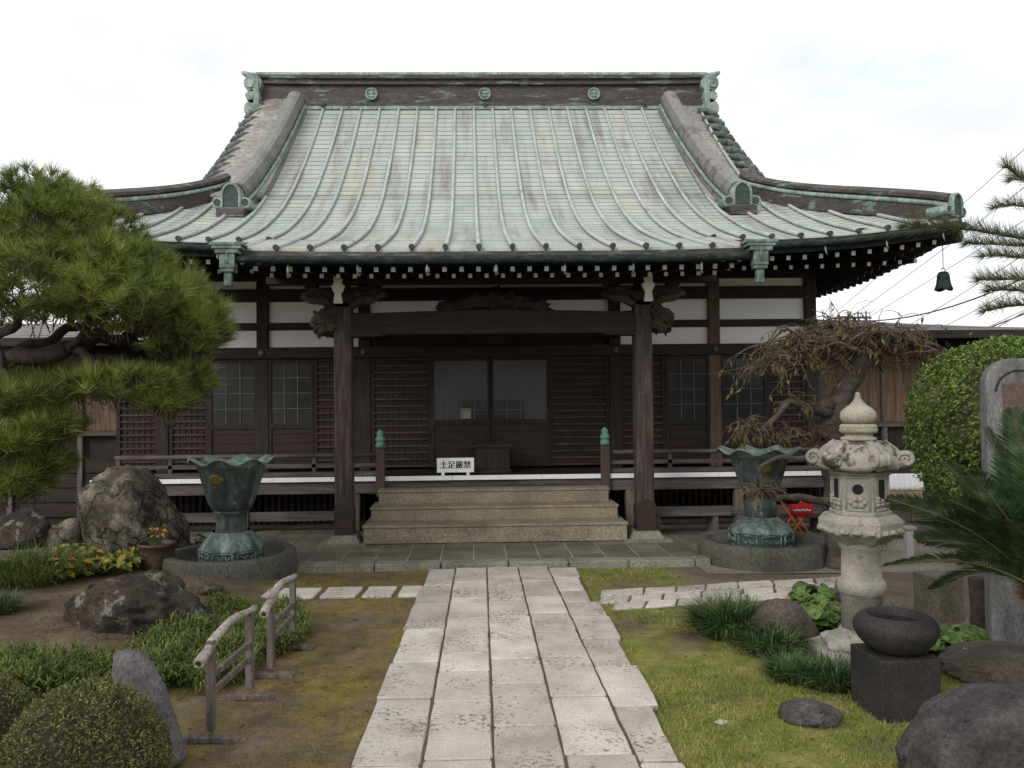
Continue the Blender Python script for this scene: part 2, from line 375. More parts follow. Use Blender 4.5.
# ------------------------------------------------------------------ special materials
def roof_material():
    m = bpy.data.materials.new('copper_sheet_roof'); m.use_nodes = True
    t = m.node_tree; N = t.nodes; LK = t.links.new; b = N['Principled BSDF']
    b.inputs['Roughness'].default_value = .55; b.inputs['Specular IOR Level'].default_value = .35
    uv = N.new('ShaderNodeUVMap'); uv.uv_map = 'UVMap'
    def noise_(scale, st, det=6, ro=.6):
        mp = N.new('ShaderNodeMapping'); mp.inputs['Scale'].default_value = (st[0], st[1], 1); LK(uv.outputs[0], mp.inputs[0])
        n = N.new('ShaderNodeTexNoise'); n.inputs['Scale'].default_value = scale; n.inputs['Detail'].default_value = det; n.inputs['Roughness'].default_value = ro
        LK(mp.outputs[0], n.inputs['Vector']); return n.outputs['Fac']
    def ramp(f, els):
        r = N.new('ShaderNodeValToRGB'); e = r.color_ramp.elements
        for i, (p, c) in enumerate(els):
            el = e[i] if i < 2 else e.new(p)
            el.position = p; el.color = (*c, 1)
        LK(f, r.inputs[0]); return r.outputs[0]
    def rng(f, a, b_, c, d):
        r = N.new('ShaderNodeMapRange'); r.inputs[1].default_value = a; r.inputs[2].default_value = b_; r.inputs[3].default_value = c; r.inputs[4].default_value = d
        LK(f, r.inputs[0]); return r.outputs[0]
    def mix(f, a, c, mode='MIX'):
        x = N.new('ShaderNodeMix'); x.data_type = 'RGBA'; x.blend_type = mode
        LK(f, x.inputs['Factor']); LK(a, x.inputs['A'])
        if isinstance(c, tuple): x.inputs['B'].default_value = (*c, 1)
        else: LK(c, x.inputs['B'])
        return x.outputs['Result']
    base = ramp(noise_(1.1, (1.3, .5)), [(.28, (.25, .295, .27)), (.45, (.345, .39, .36)), (.60, (.385, .40, .365)), (.75, (.285, .28, .265))])
    streak = rng(noise_(1.5, (2.4, .22), 8, .66), .50, .66, 0, .85)
    col = mix(streak, base, (.20, .168, .16))
    tan = rng(noise_(1.0, (1.2, .35), 5), .52, .68, 0, .7)
    col = mix(tan, col, (.40, .39, .29))
    # bands of sheet, each its own tone
    br = N.new('ShaderNodeTexBrick'); br.inputs['Scale'].default_value = 1.0
    br.inputs['Brick Width'].default_value = .335; br.inputs['Row Height'].default_value = .17; br.inputs['Mortar Size'].default_value = .013
    br.inputs['Color1'].default_value = (.91, .91, .91, 1); br.inputs['Color2'].default_value = (1.06, 1.06, 1.06, 1); br.inputs['Mortar'].default_value = (.32, .33, .32, 1)
    br.offset = 0.0
    mpb = N.new('ShaderNodeMapping'); mpb.inputs['Location'].default_value = (.335 / 2, 0, 0); LK(uv.outputs[0], mpb.inputs[0]); LK(mpb.outputs[0], br.inputs['Vector'])
    one = N.new('ShaderNodeValue'); one.outputs[0].default_value = 1.0
    col = mix(one.outputs[0], col, br.outputs['Color'], 'MULTIPLY')
    fn = rng(noise_(40, (1, .6), 4), .3, .7, .86, 1.12)
    vs = N.new('ShaderNodeVectorMath'); vs.operation = 'SCALE'; LK(col, vs.inputs[0]); LK(fn, vs.inputs['Scale'])
    LK(vs.outputs[0], b.inputs['Base Color'])
    bm = N.new('ShaderNodeBump'); bm.inputs['Strength'].default_value = .6; bm.inputs['Distance'].default_value = .012; bm.invert = True
    LK(br.outputs['Fac'], bm.inputs['Height'])
    bm2 = N.new('ShaderNodeBump'); bm2.inputs['Strength'].default_value = .25; bm2.inputs['Distance'].default_value = .03
    LK(noise_(3.5, (1, 1.2), 3), bm2.inputs['Height']); LK(bm.outputs[0], bm2.inputs['Normal']); LK(bm2.outputs[0], b.inputs['Normal'])
    return m
ROOFM = roof_material()

def ground_material():
    m = bpy.data.materials.new('garden_ground'); m.use_nodes = True
    t = m.node_tree; N = t.nodes; LK = t.links.new; b = N['Principled BSDF']
    b.inputs['Roughness'].default_value = .95; b.inputs['Specular IOR Level'].default_value = .15
    ge = N.new('ShaderNodeNewGeometry'); pos = ge.outputs['Position']
    def nz(scale, det=7, ro=.65, st=(1, 1, 1)):
        mp = N.new('ShaderNodeMapping'); mp.inputs['Scale'].default_value = st; LK(pos, mp.inputs[0])
        n = N.new('ShaderNodeTexNoise'); n.inputs['Scale'].default_value = scale; n.inputs['Detail'].default_value = det; n.inputs['Roughness'].default_value = ro
        LK(mp.outputs[0], n.inputs['Vector']); return n.outputs['Fac']
    def ramp(f, els):
        r = N.new('ShaderNodeValToRGB'); e = r.color_ramp.elements
        for i, (p, c) in enumerate(els):
            el = e[i] if i < 2 else e.new(p)
            el.position = p; el.color = (*c, 1)
        LK(f, r.inputs[0]); return r.outputs[0]
    def mix(f, a, c):
        x = N.new('ShaderNodeMix'); x.data_type = 'RGBA'; LK(f, x.inputs['Factor']); LK(a, x.inputs['A']); LK(c, x.inputs['B']); return x.outputs['Result']
    soil = ramp(nz(3.4), [(.3, (.074, .053, .035)), (.5, (.128, .094, .063)), (.7, (.19, .147, .104))])
    moss = ramp(nz(9), [(.3, (.11, .078, .018)), (.5, (.195, .142, .030)), (.7, (.27, .212, .05))])
    grs = ramp(nz(7), [(.3, (.10, .13, .025)), (.5, (.175, .18, .041)), (.7, (.28, .235, .095))])
    mk = ramp(nz(1.5, 12, .76, (1, .8, 1)), [(.42, (0, 0, 0)), (.62, (1, 1, 1))])
    left = mix(mk, soil, moss)
    gk = ramp(nz(1.1, 8, .7), [(.36, (0, 0, 0)), (.50, (1, 1, 1))])
    right = mix(gk, soil, grs)
    sx = N.new('ShaderNodeSeparateXYZ'); LK(pos, sx.inputs[0])
    def sm(sock, a, b_):
        q = N.new('ShaderNodeMapRange'); q.inputs[1].default_value = a; q.inputs[2].default_value = b_; LK(sock, q.inputs[0]); return q.outputs[0]
    def mul(a, b_):
        q = N.new('ShaderNodeMath'); q.operation = 'MULTIPLY'; LK(a, q.inputs[0]); LK(b_, q.inputs[1]); return q.outputs[0]
    tan = ramp(nz(2.2), [(.3, (.10, .078, .058)), (.5, (.15, .122, .094)), (.7, (.19, .16, .125))])
    right = mix(mul(sm(sx.outputs[0], 1.75, 2.05), sm(sx.outputs[1], 4.75, 5.05)), right, tan)
    st = N.new('ShaderNodeMapRange'); st.inputs[1].default_value = .1; st.inputs[2].default_value = .4; LK(sx.outputs[0], st.inputs[0])
    col = mix(st.outputs[0], left, right)
    # bare raked earth of the bed on the far left
    be = N.new('ShaderNodeMapRange'); be.inputs[1].default_value = -1.75; be.inputs[2].default_value = -2.05; LK(sx.outputs[0], be.inputs[0])
    ad = N.new('ShaderNodeMath'); ad.operation = 'MULTIPLY'; LK(be.outputs[0], ad.inputs[0]); ad.inputs[1].default_value = .85
    col = mix(ad.outputs[0], col, soil)
    fn = N.new('ShaderNodeMapRange'); fn.inputs[1].default_value = .3; fn.inputs[2].default_value = .7; fn.inputs[3].default_value = .62; fn.inputs[4].default_value = 1.35
    LK(nz(70, 5), fn.inputs[0])
    vs = N.new('ShaderNodeVectorMath'); vs.operation = 'SCALE'; LK(col, vs.inputs[0]); LK(fn.outputs[0], vs.inputs['Scale'])
    LK(vs.outputs[0], b.inputs['Base Color'])
    bm = N.new('ShaderNodeBump'); bm.inputs['Strength'].default_value = .7; bm.inputs['Distance'].default_value = .03
    LK(nz(24, 9, .7), bm.inputs['Height']); LK(bm.outputs[0], b.inputs['Normal'])
    return m

def slab_material(name, cols, pit=True):
    """granite paving: every slab its own tone (random per island), pitted"""
    m = M(name, cols, 3.2, .9, .45, 55, spots=((.21, .18, .145), 34, .57, 2.3) if pit else None, fine=90, fc=(.84, 1.13))
    t = m.node_tree; N = t.nodes; LK = t.links.new; b = N['Principled BSDF']
    src = b.inputs['Base Color'].links[0].from_socket
    ge = N.new('ShaderNodeNewGeometry'); r = N.new('ShaderNodeMapRange'); r.inputs[3].default_value = .74; r.inputs[4].default_value = 1.12
    LK(ge.outputs['Random Per Island'], r.inputs[0])
    v = N.new('ShaderNodeVectorMath'); v.operation = 'SCALE'; LK(src, v.inputs[0]); LK(r.outputs[0], v.inputs['Scale'])
    LK(v.outputs[0], b.inputs['Base Color'])
    return m
SLAB = slab_material('granite_slab', [(.345, .312, .265), (.47, .43, .375), (.56, .525, .465)])
TILE = slab_material('grey_brown_tile', [(.10, .088, .068), (.14, .124, .097), (.18, .162, .128)], False)
JOINT = M('mortar_joint', [(.30, .28, .24), (.42, .39, .34)], 20, .95)
EARTH = M('dark_joint_earth', [(.06, .048, .028), (.11, .095, .045)], 30, .95, .3)
APRON = M('worn_concrete_ground', [(.13, .115, .092), (.19, .17, .14), (.235, .215, .18)], 1.6, .95, .25, 40, fine=60)

# ------------------------------------------------------------------ ground
def sst(a, b, x):
    t = max(0, min(1, (x - a) / (b - a))); return t * t * (3 - 2 * t)
def gh(x, y):
    h = .13 * sst(-1.55, -2.5, x) * sst(3.0, 4.6, y) * sst(9.2, 7.6, y) * (1 - .0 * x)
    h += .05 * sst(2.4, 3.4, x) * sst(7.2, 5.5, y) * sst(2.5, 3.5, y)
    h += .012 * noise.noise(Vector((x * 1.3, y * 1.3, 0))) * sst(.2, 1.2, abs(x - .25) - .35)
    if y > 7.8: h *= sst(9.0, 7.8, y)
    return h
def GG(px, py):
    z = 0
    for _ in range(5):
        p = G(px, py, z); z = gh(p.x, p.y)
    return Vector((p.x, p.y, z))
mb = MB()
xs = [-200, -60, -20] + [-9 + .15 * i for i in range(121)] + [20, 60, 200]
ys = [-30, -8, 0] + [1 + .12 * i for i in range(84)] + [14, 22, 60, 300]
nx, ny = len(xs), len(ys)
mb.add([(x, y, gh(x, y)) for y in ys for x in xs], [(j * nx + i, j * nx + i + 1, (j + 1) * nx + i + 1, (j + 1) * nx + i) for j in range(ny - 1) for i in range(nx - 1)], True)
mb.build('ground', ground_material(), kind='structure')

rng = random.Random(7)
# main stone path: five columns of granite slabs, slightly skewed
jn = [-.5625, -.243, .081, .405, .729, .927]
jf = [-.440, -.176, .127, .430, .720, 1.015]
def pathx(k, y):
    t = (y - 3.6) / 4.2
    return jn[k] * (1 - t) + jf[k] * t
mb = MB()
def slab(mb, quad, z0, z1, wob=.006, seed=0, inset=.012):
    """quad of 4 (x, y) -> worn slab with an uneven outline and softened top edge"""
    c = (sum(p[0] for p in quad) / 4, sum(p[1] for p in quad) / 4)
    out_ = []
    for k in range(4):
        a, b = quad[k], quad[(k + 1) % 4]
        for t in (0.03, .25, .5, .75, .97):
            x = a[0] + (b[0] - a[0]) * t; y = a[1] + (b[1] - a[1]) * t
            w = wob * noise.noise(Vector((x * 7 + seed, y * 7, seed * 3.1)))
            nxv, nyv = b[1] - a[1], -(b[0] - a[0]); l = math.hypot(nxv, nyv) or 1
            out_.append((x + nxv / l * w, y + nyv / l * w))
    n = len(out_)
    def sc(p, d):
        dx, dy = p[0] - c[0], p[1] - c[1]; l = math.hypot(dx, dy) or 1
        return (p[0] - dx / l * d, p[1] - dy / l * d)
    dz = rng.uniform(-.004, .004)
    r0 = [(p[0], p[1], z0) for p in out_]; r1 = [(p[0], p[1], z1 - .007 + dz) for p in out_]
    r2 = [(*sc(p, inset), z1 + dz) for p in out_]
    fs = [tuple(2 * n + k for k in range(n))]
    for k in range(n):
        k2 = (k + 1) % n
        fs.append((k, k2, n + k2, n + k)); fs.append((n + k, n + k2, 2 * n + k2, 2 * n + k))
    mb.add(r0 + r1 + r2, fs)
cuts = {0: [1.2, 1.9, 2.7, 3.3, 3.62, 4.42, 5.02, 5.75, 6.45, 7.1, 7.79],
        1: [1.2, 1.7, 2.5, 3.1, 3.66, 4.36, 4.85, 5.18, 5.55, 6.1, 6.62, 7.2, 7.83],
        2: [1.2, 2.0, 2.9, 3.4, 4.02, 4.62, 5.05, 5.55, 6.05, 6.55, 7.25, 7.85],
        3: [1.2, 1.8, 2.6, 3.2, 3.68, 4.40, 5.08, 5.62, 6.12, 6.65, 7.2, 7.84],
        4: [1.2, 2.1, 3.0, 3.6, 4.25, 4.9, 5.45, 6.0, 6.45, 6.85, 7.35, 7.80]}
for k in range(5):
    for a, b in zip(cuts[k][:-1], cuts[k][1:]):
        g = .0065; e = rng.uniform(-.03, .03) if k == 4 else (rng.uniform(-.015, .015) if k == 0 else 0)
        l = lambda y: pathx(k, y) + g + (e if k == 0 else 0)
        r = lambda y: pathx(k + 1, y) - g + (e * 1.6 if k == 4 else 0)
        slab(mb, [(l(a + g), a + g), (r(a + g), a + g), (r(b - g), b - g), (l(b - g), b - g)], -.02, .032, .010 if k == 4 else .006, rng.random() * 50, .008)
mb.build('stone_path', SLAB, kind='structure')
mb = MB()
mb.grid(2, 20, lambda u, v: (pathx(0, 1.2 + 6.64 * v) * (1 - u) + pathx(5, 1.2 + 6.64 * v) * u + (.02 if u < .1 else -.03 if u > .9 else 0), 1.2 + 6.64 * v, .022))
mb.build('path_bed', EARTH, kind='structure')
# branch path on the right: two to three rows of flat stones
mb = MB()
rows = [(6.25, 6.445), (6.45, 6.655), (6.66, 6.875)]
for ri, (a, b) in enumerate(rows):
    x = 1.0 + [.06, -.01, .03][ri]
    while x < 3.15:
        w = rng.uniform(.26, .42); s = .10
        if True:
            dd = (x - 1) * .17; d2 = (x + w - 1) * .17
            slab(mb, [(x + .010, a + dd + .008), (x + w - .010, a + d2 + .008), (x + w - .010 + s * .6, b + d2 - .008), (x + .010 + s * .6, b + dd - .008)], -.02, .018, .016, rng.random() * 50, .008)
        x += w
mb.build('branch_path', SLAB, kind='structure')
# slabs laid across the moss on the left
mb = MB()
for x0, x1 in ((-2.02, -1.72), (-1.70, -1.36), (-1.30, -1.00), (-.95, -.70), (-.65, -.475)):
    o = G(330, 594).y
    slab(mb, [(x0, o - .17), (x1, o - .17), (x1 + .02, o + .17), (x0 + .02, o + .17)], -.02, .02, .012, rng.random() * 50, .008)
mb.build('stepping_path', SLAB, kind='structure')
# concrete apron to the right of the platform
mb = MB()
mb.grid(8, 8, lambda u, v: (2.2 + 8 * u, 7.15 + .35 * (1 - u) + 1.6 * v, gh(2.2 + 8 * u, 7.3 + 1.6 * v) * 0 + .006))
mb.build('concrete_apron', APRON, kind='structure')
# paved platform before the hall: kerb stones and square tiles
Z0 = .07
XA = .25                                  # axis of the hall
mb = MB()
x = -1.75
while x < 2.3:
    w = min(rng.uniform(.55, .85), 2.34 - x)
    slab(mb, [(x + .006, 7.86), (x + w - .006, 7.86 + rng.uniform(-.01, .01)), (x + w - .006, 8.04), (x + .006, 8.04)], -.05, Z0, .012, rng.random() * 30, .012)
    x += w
mb.build('kerb', KERB, kind='structure')
mb = MB()
TS = .335
j = 0; y = 8.05
while y < 10.6:
    lo, hi = (-1.95, 2.42) if y < 8.5 else (-5.6, 5.6)
    i = int(lo / TS) - 1
    while i * TS < hi:
        a, b = max(lo, i * TS), min(hi, (i + 1) * TS)
        if b - a > .03:
            mb.bb((a + .0075, y + .008, -.04), (b - .0075, y + TS * .72 - .008, Z0 - .006 + rng.uniform(-.002, .002)))
        i += 1
    y += TS * .72
mb.build('platform_paving', TILE, kind='structure')
mb = MB(); mb.bb((-1.93, 8.045, -.05), (2.40, 8.535, Z0 - .012)); mb.bb((-5.58, 8.54, -.05), (5.58, 18.5, Z0 - .013))
mb.build('platform_base', JOINT, kind='structure')

# ------------------------------------------------------------------ the hall
hall = thing('temple_hall', (XA, 10.9, 0), 'wooden temple hall with pale green copper hip-and-gable roof and a porch on two columns', 'temple')
YW = 10.9; YC = 9.1; YV = 9.85; ZF = .735
PD = np.array([7.95, 9.0, 10.0, 11.2, 12.6, 14.2, 14.5]); PZ = np.array([3.17, 3.47, 3.81, 4.40, 5.42, 6.86, 7.16])
SL = np.gradient(PZ, PD)
SL[0] = .26; SL[1] = .31
def prof(d):
    if d <= PD[0]: return PZ[0] + (d - PD[0]) * SL[0]
    if d >= PD[-1]: return PZ[-1] + (d - PD[-1]) * SL[-1]
    i = int(np.searchsorted(PD, d) - 1); h = PD[i + 1] - PD[i]; t = (d - PD[i]) / h
    return float((2*t**3-3*t*t+1)*PZ[i] + (t**3-2*t*t+t)*h*SL[i] + (-2*t**3+3*t*t)*PZ[i+1] + (t**3-t*t)*h*SL[i+1])
LD = np.linspace(7.5, 14.6, 400); LZ = np.array([prof(d) for d in LD])
LA = np.concatenate([[0], np.cumsum(np.hypot(np.diff(LD), np.diff(LZ)))])
def arc(d): return float(np.interp(d, LD, LA))
YR = 14.45                                # ridge line
CX, CY = 5.35, 9.0                        # corner (x from axis, y)
HX, HY = 3.90, 11.6                        # head of the hip ridge
VX = 4.20                                 # gable verge
KX = 2.60                                 # porch roof half width
def hipx(d):
    f = (d - CY) / (HY - CY)
    return CX + (HX - CX) * f + .16 * math.sin(math.pi * min(1, max(0, f)))
def lift(xr, d):
    a = max(0, min(1, (abs(xr) - 2.9) / (CX - 2.9)))
    t = max(0, min(1, (d - CY) / 2.6))
    return (.22 * (1 - t) + .44 * t * (1 - t)) * a * a
def fz(xr, d): return prof(d) + lift(xr, d)
roof = MB()
back = lambda y: 2 * YR - y
verges = []
for mirror in (0, 1):
    def put(xr, d, dz=0): return (XA + xr, back(d) if mirror else d, fz(xr, d) + dz)
    roof.grid(48, 10, lambda u, v: put((2 * u - 1) * hipx(CY + (HY - CY) * v), CY + (HY - CY) * v),
              uvf=lambda u, v: ((2 * u - 1) * hipx(CY + (HY - CY) * v), arc(CY + (HY - CY) * v)))
    roof.grid(24, 24, lambda u, v: put((2 * u - 1) * HX, HY + (YR - HY) * v), uvf=lambda u, v: ((2 * u - 1) * HX, arc(HY + (YR - HY) * v)))
    for s in (-1, 1):
        vm_ = MB()
        def vg(u, v):
            d = 11.35 + (YR - 11.35) * v
            x = 3.2 + (VX - .17 * v - 3.2) * u
            return put(s * x, d, .035 - .10 * max(0, (u - .7) / .3) ** 2)
        verges.append(vm_); vm_.grid(6, 16, vg, uvf=lambda u, v: (s * (3.2 + 1.0 * u), arc(11.35 + (YR - 11.35) * v)))
roof.grid(30, 6, lambda u, v: (XA + (2 * u - 1) * KX, 7.95 + 1.05 * v, prof(7.95 + 1.05 * v) + .028 * abs(2 * u - 1) ** 4),
          uvf=lambda u, v: ((2 * u - 1) * KX, arc(7.95 + 1.05 * v)))
for s in (-1, 1):                          # side slopes
    def sd_(u, v):
        d = CY + (HY - CY) * v; y = d + (back(d) - d) * u
        a = abs(u - .5) * 2
        e = lift(CX, CY) * (max(0, (a - .5) / .5)) ** 2 * (1 - v)
        return (XA + s * hipx(d), y, prof(d) + e)
    roof.grid(40, 10, sd_, uvf=lambda u, v: (u * 9.0, arc(CY + (HY - CY) * v)))
R = roof.build('roof', ROOFM, hall, solid=.10)
VERGE = M('brownish_verge_sheet', [(.16, .14, .128), (.235, .212, .195), (.32, .305, .275)], 1.3, .55, .08, 20, (1, 1, 1), spots=((.38, .355, .26), 1.1, .56), fine=14)
for vm_ in verges: vm_.build('verge_sheet', VERGE, R, solid=.08)
# battens (rolled seams) - each a piece of its own
def batten(xr, d0, d1, dz=.0):
    m_ = MB()
    n = max(5, int((d1 - d0) / .22))
    pth = [(XA + xr, d0 + (d1 - d0) * i / n, fz(xr, d0 + (d1 - d0) * i / n) + .026 + dz) for i in range(n + 1)]
    m_.m = 0; m_.tube(pth, .023, 8)
    m_.m = 1; p = Vector(pth[0]); m_.cyl(p + Vector((0, -.03, -.006)), p + Vector((0, .03, 0)), .029, n=10)
    m_.build('roof_batten', [BATTENM, CAPM], R)
k = -16
while k <= 15:
    xr = (k + .5) * .335
    a = abs(xr)
    if a < 3.15: batten(xr, 7.95 if a < KX - .1 else 9.0, 14.22)
    elif a < CX - .1:
        dh = next((CY + .02 * q for q in range(160) if hipx(CY + .02 * q) < a), HY)
        if dh - CY > .25: batten(xr, 9.0, min(dh, 11.5))
    k += 1
for s in (-1, 1):
    batten(s * 3.88, 11.5, 14.0, .03)
    for i in range(12):                    # round tile ends stepping up the verge
        d = 11.45 + i * .235; sh = -.05 - .17 * (d - 11.35) / 3.1
        m_ = MB(); z = prof(d) + .03
        m_.tube([(XA + s * (4.02 + sh), d + .04, z + .05), (XA + s * (4.16 + sh), d, z + .045), (XA + s * (4.30 + sh), d - .02, z - .02), (XA + s * (4.35 + sh), d - .03, z - .10)], [.055, .058, .060, .054], 10)
        m_.build('verge_tile', DPAT, R)

# main ridge
rd = MB()
Lr = 4.03
sec = [(-.26, -.42), (.26, -.42), (.26, -.02), (.21, -.02), (.21, .05), (.16, .05), (.16, .40), (.22, .40), (.22, .47), (.27, .49), (.27, .55), (.10, .63), (-.10, .63), (-.27, .55), (-.27, .49), (-.22, .47), (-.22, .40), (-.16, .40), (-.16, .05), (-.21, .05), (-.21, -.02), (-.26, -.02)]
zr = 6.93
rx = [-Lr + 2 * Lr * i / 24 for i in range(25)]
rd.sweep([(XA + x, YR, zr + .02 * (abs(x) / Lr) ** 4) for x in rx], sec, [(0, -1, 0)] * 25, [(0, 0, 1)] * 25)
RIDGEO = rd.build('main_ridge', RIDGE, hall, bevel=.008)
m_ = MB(); m_.bb((XA - Lr, YR - .275, zr + .555), (XA + Lr, YR + .275, zr + .60)); m_.bb((XA - Lr, YR - .262, zr - .06), (XA + Lr, YR - .235, zr - .005))
m_.build('ridge_trim', PATINA, RIDGEO)
for xx in (-2.0, .03, 2.0):
    m_ = MB(); c = Vector((XA + xx, YR - .17, zr + .24))
    m_.lathe((0, 0, 0), [(.115, 0), (.115, .03), (.09, .045), (.085, .025), (.0001, .025)], 20)
    m_.box((0, 0, .035), (.025, .13, .02)); m_.box((0, .02, .036), (.11, .022, .02)); m_.box((0, -.035, .036), (.09, .02, .02))
    m_.v = [(c.x + x, c.y - z, c.z + y) for x, y, z in m_.v]
    m_.build('crest_medallion', PATINA, RIDGEO)
for xx in (-2.85, .03, 2.9, -1.0 * 3.9):
    m_ = MB(); c = Vector((XA + xx, YR - .20, zr + .03)); m_.tube([c, c + Vector((0, -.10, -.03))], [.05, .035], 8)
    m_.build('ridge_spout', CAPM, RIDGEO)
def scroll(m_, c, r, w, ax=(0, 1, 0), turns=1.6, t=.28, s=1):
    """a volute: a bar coiled round axis ax"""
    ax = Vector(ax).normalized(); u = Vector((0, 0, 1)).cross(ax).normalized() * s; v = Vector((0, 0, 1))
    n = 26; pts = []
    for i in range(n + 1):
        f = i / n; a = turns * 2 * math.pi * f; q = r * (1 - .78 * f)
        pts.append(Vector(c) + u * math.cos(a) * q + v * math.sin(a) * q)
    rr = [r * t * (1 - .5 * i / n) for i in range(n + 1)]
    for q in (-1, 1): m_.tube([p + ax * w * .5 * q for p in pts], rr, 7)
    m_.cyl(Vector(c) - ax * w / 2, Vector(c) + ax * w / 2, r * .88, n=18)
for s in (-1, 1):                          # ridge end ornaments: stacked rolls and a horn
    m_ = MB(); xo = XA + s * (Lr + .05)
    for zz, r in ((.40, .16), (.16, .125), (-.06, .16), (-.27, .13)):
        m_.cyl((xo, YR - .30, zr + zz), (xo, YR + .30, zr + zz), r, n=16)
        m_.cyl((xo + s * .05, YR - .33, zr + zz), (xo + s * .05, YR + .33, zr + zz), r * .62, n=14)
    m_.box((xo - s * .06, YR, zr + .07), (.10, .64, .90))
    m_.box((xo + s * .01, YR, zr - .37), (.46, .72, .10))
    m_.tube([(xo - s * .35, YR, zr + .60), (xo - s * .05, YR, zr + .61), (xo + s * .12, YR, zr + .63), (xo + s * .27, YR, zr + .71)], [.07, .085, .075, .03], 10)
    m_.build('ridge_end_ornament', PATINA, RIDGEO, bevel=.006)
def oni(parent, c, w, h, face=(0, -1, 0), mats=None):
    """ridge end: domed block with a dark face and two side volutes"""
    f = Vector(face).normalized(); r = f.cross(Vector((0, 0, 1))).normalized()
    m_ = MB(); C_ = Vector(c)
    pts = [(-w * .5, 0)] + [(-w * .5 * math.cos(a), h * .55 + h * .45 * math.sin(a)) for a in [math.pi * i / 12 for i in range(13)]] + [(w * .5, 0)]
    m_.m = 0; m_.prism(pts, lambda u, v, sd: C_ + r * u + Vector((0, 0, v)) + f * (.10 if sd == 0 else -.12))
    p2 = [(u * .80, v * .80 + h * .08) for u, v in pts]
    m_.m = 1; m_.prism(p2, lambda u, v, sd: C_ + r * u + Vector((0, 0, v)) + f * (.103 if sd == 0 else .05))
    m_.m = 0
    m_.tube([C_ + r * (u * .86) + Vector((0, 0, v * .88 + h * .05)) + f * .11 for u, v in pts], .018, 6)
    for sgn in (-1, 1):
        q_ = C_ + r * sgn * w * .68 + Vector((0, 0, h * .24)); m_.cyl(q_ - f * .14, q_ + f * .09, h * .22, n=16); m_.m = 1; m_.cyl(q_ + f * .09, q_ + f * .094, h * .14, n=14); m_.m = 0; m_.tube([q_ + f * .092 + r * math.cos(i * math.pi / 8) * h * .17 + Vector((0, 0, math.sin(i * math.pi / 8) * h * .17)) for i in range(17)], .012, 6)
    if abs(f.y) > .9:
      m_.m = 2; m_.box(C_ + Vector((0, 0, -.05)), (w * 1.35 if abs(f.y) > .5 else .3, .3 if abs(f.y) > .5 else w * 1.3, .12), rz=math.atan2(f.x, -f.y) if .1 < abs(f.x) < .95 else 0)
    return m_.build('ridge_end_ornament', [PATINA, CAPM, RIDGE], parent, bevel=.006)
for s in (-1, 1):                          # descending ridges
    ds = [11.0 + (14.12 - 11.0) * i / 20 for i in range(21)]
    pth = [(XA + s * (3.44 - .16 * i / 20), d, prof(d) + .02) for i, d in enumerate(ds)]
    ups = []; rts = []
    for i, d in enumerate(ds):
        t = Vector((0, 1, (prof(d + .05) - prof(d - .05)) / .1)).normalized()
        ups.append(Vector((1, 0, 0)).cross(t)); rts.append((1, 0, 0))
    sec = [(-.16, -.15), (.16, -.15), (.16, .05), (.115, .07), (.115, .17), (.14, .19), (.14, .25), (.10, .34), (.045, .37), (-.045, .37), (-.10, .34), (-.14, .25), (-.14, .19), (-.115, .17), (-.115, .07), (-.16, .05)]
    m_ = MB(); m_.sweep(pth, sec, rts, ups)
    D = m_.build('descending_ridge', RIDGEP, hall)
    m_ = MB()
    for off in (-.14, .14): m_.tube([Vector(p) + Vector((off, 0, 0)) + u * .12 for p, u in zip(pth, ups)], .028, 8)
    m_.build('ridge_side_roll', PATINA, D)
    oni(D, (XA + s * 3.45, 10.83, prof(10.83) + .06), .27, .36)
    # hip ridge
    n = 16; pth = []; 
    for i in range(n + 1):
        f = i / n; d = HY + .1 + (CY + .05 - HY - .1) * f; x = hipx(d)
        pth.append(Vector((XA + s * x, d, fz(s * x, d) + .03 + .06 * math.sin(math.pi * f))))
    t = (pth[-1] - pth[0]); rgt = Vector((t.y, -t.x, 0)).normalized()
    sec = [(-.16, -.12), (.16, -.12), (.16, .06), (.12, .07), (.12, .14), (.15, .155), (.15, .20), (.08, .25), (-.08, .25), (-.15, .20), (-.15, .155), (-.12, .14), (-.12, .07), (-.16, .06)]
    m_ = MB(); m_.sweep(pth, sec, [rgt] * (n + 1), [(0, 0, 1)] * (n + 1))
    Hh = m_.build('hip_ridge', RIDGE, hall, bevel=.005)
    for zz, sg in ((.10, 1), (.10, -1)):
        m_ = MB(); m_.tube([p + rgt * sg * .135 + Vector((0, 0, zz)) for p in pth], .03, 8); m_.build('ridge_side_roll', PATINA, Hh)
    fdir = Vector((s * (CX - HX), CY - HY, 0)).normalized()
    oni(Hh, pth[-1] - fdir * .07 + Vector((0, 0, -.02)), .22, .28, fdir)
    # rear hip
    m_ = MB(); m_.sweep([Vector((p.x, back(p.y), p.z)) for p in pth], sec, [Vector((-rgt.x, rgt.y, 0))] * (n + 1), [(0, 0, 1)] * (n + 1))
    m_.build('hip_ridge', RIDGE, hall)
    # gable wall under the verge
    m_ = MB(); gy = [11.5 + (17.4 - 11.5) * i / 20 for i in range(21)]
    pts = [(y, min(prof(y), prof(back(y))) - .02) for y in gy]
    m_.prism([(11.5, 4.2)] + pts + [(17.4, 4.2)], lambda u, v, sd: (XA + s * (3.86 if sd == 0 else 3.80), u, v))
    m_.build('gable_wall', WOOD, hall)
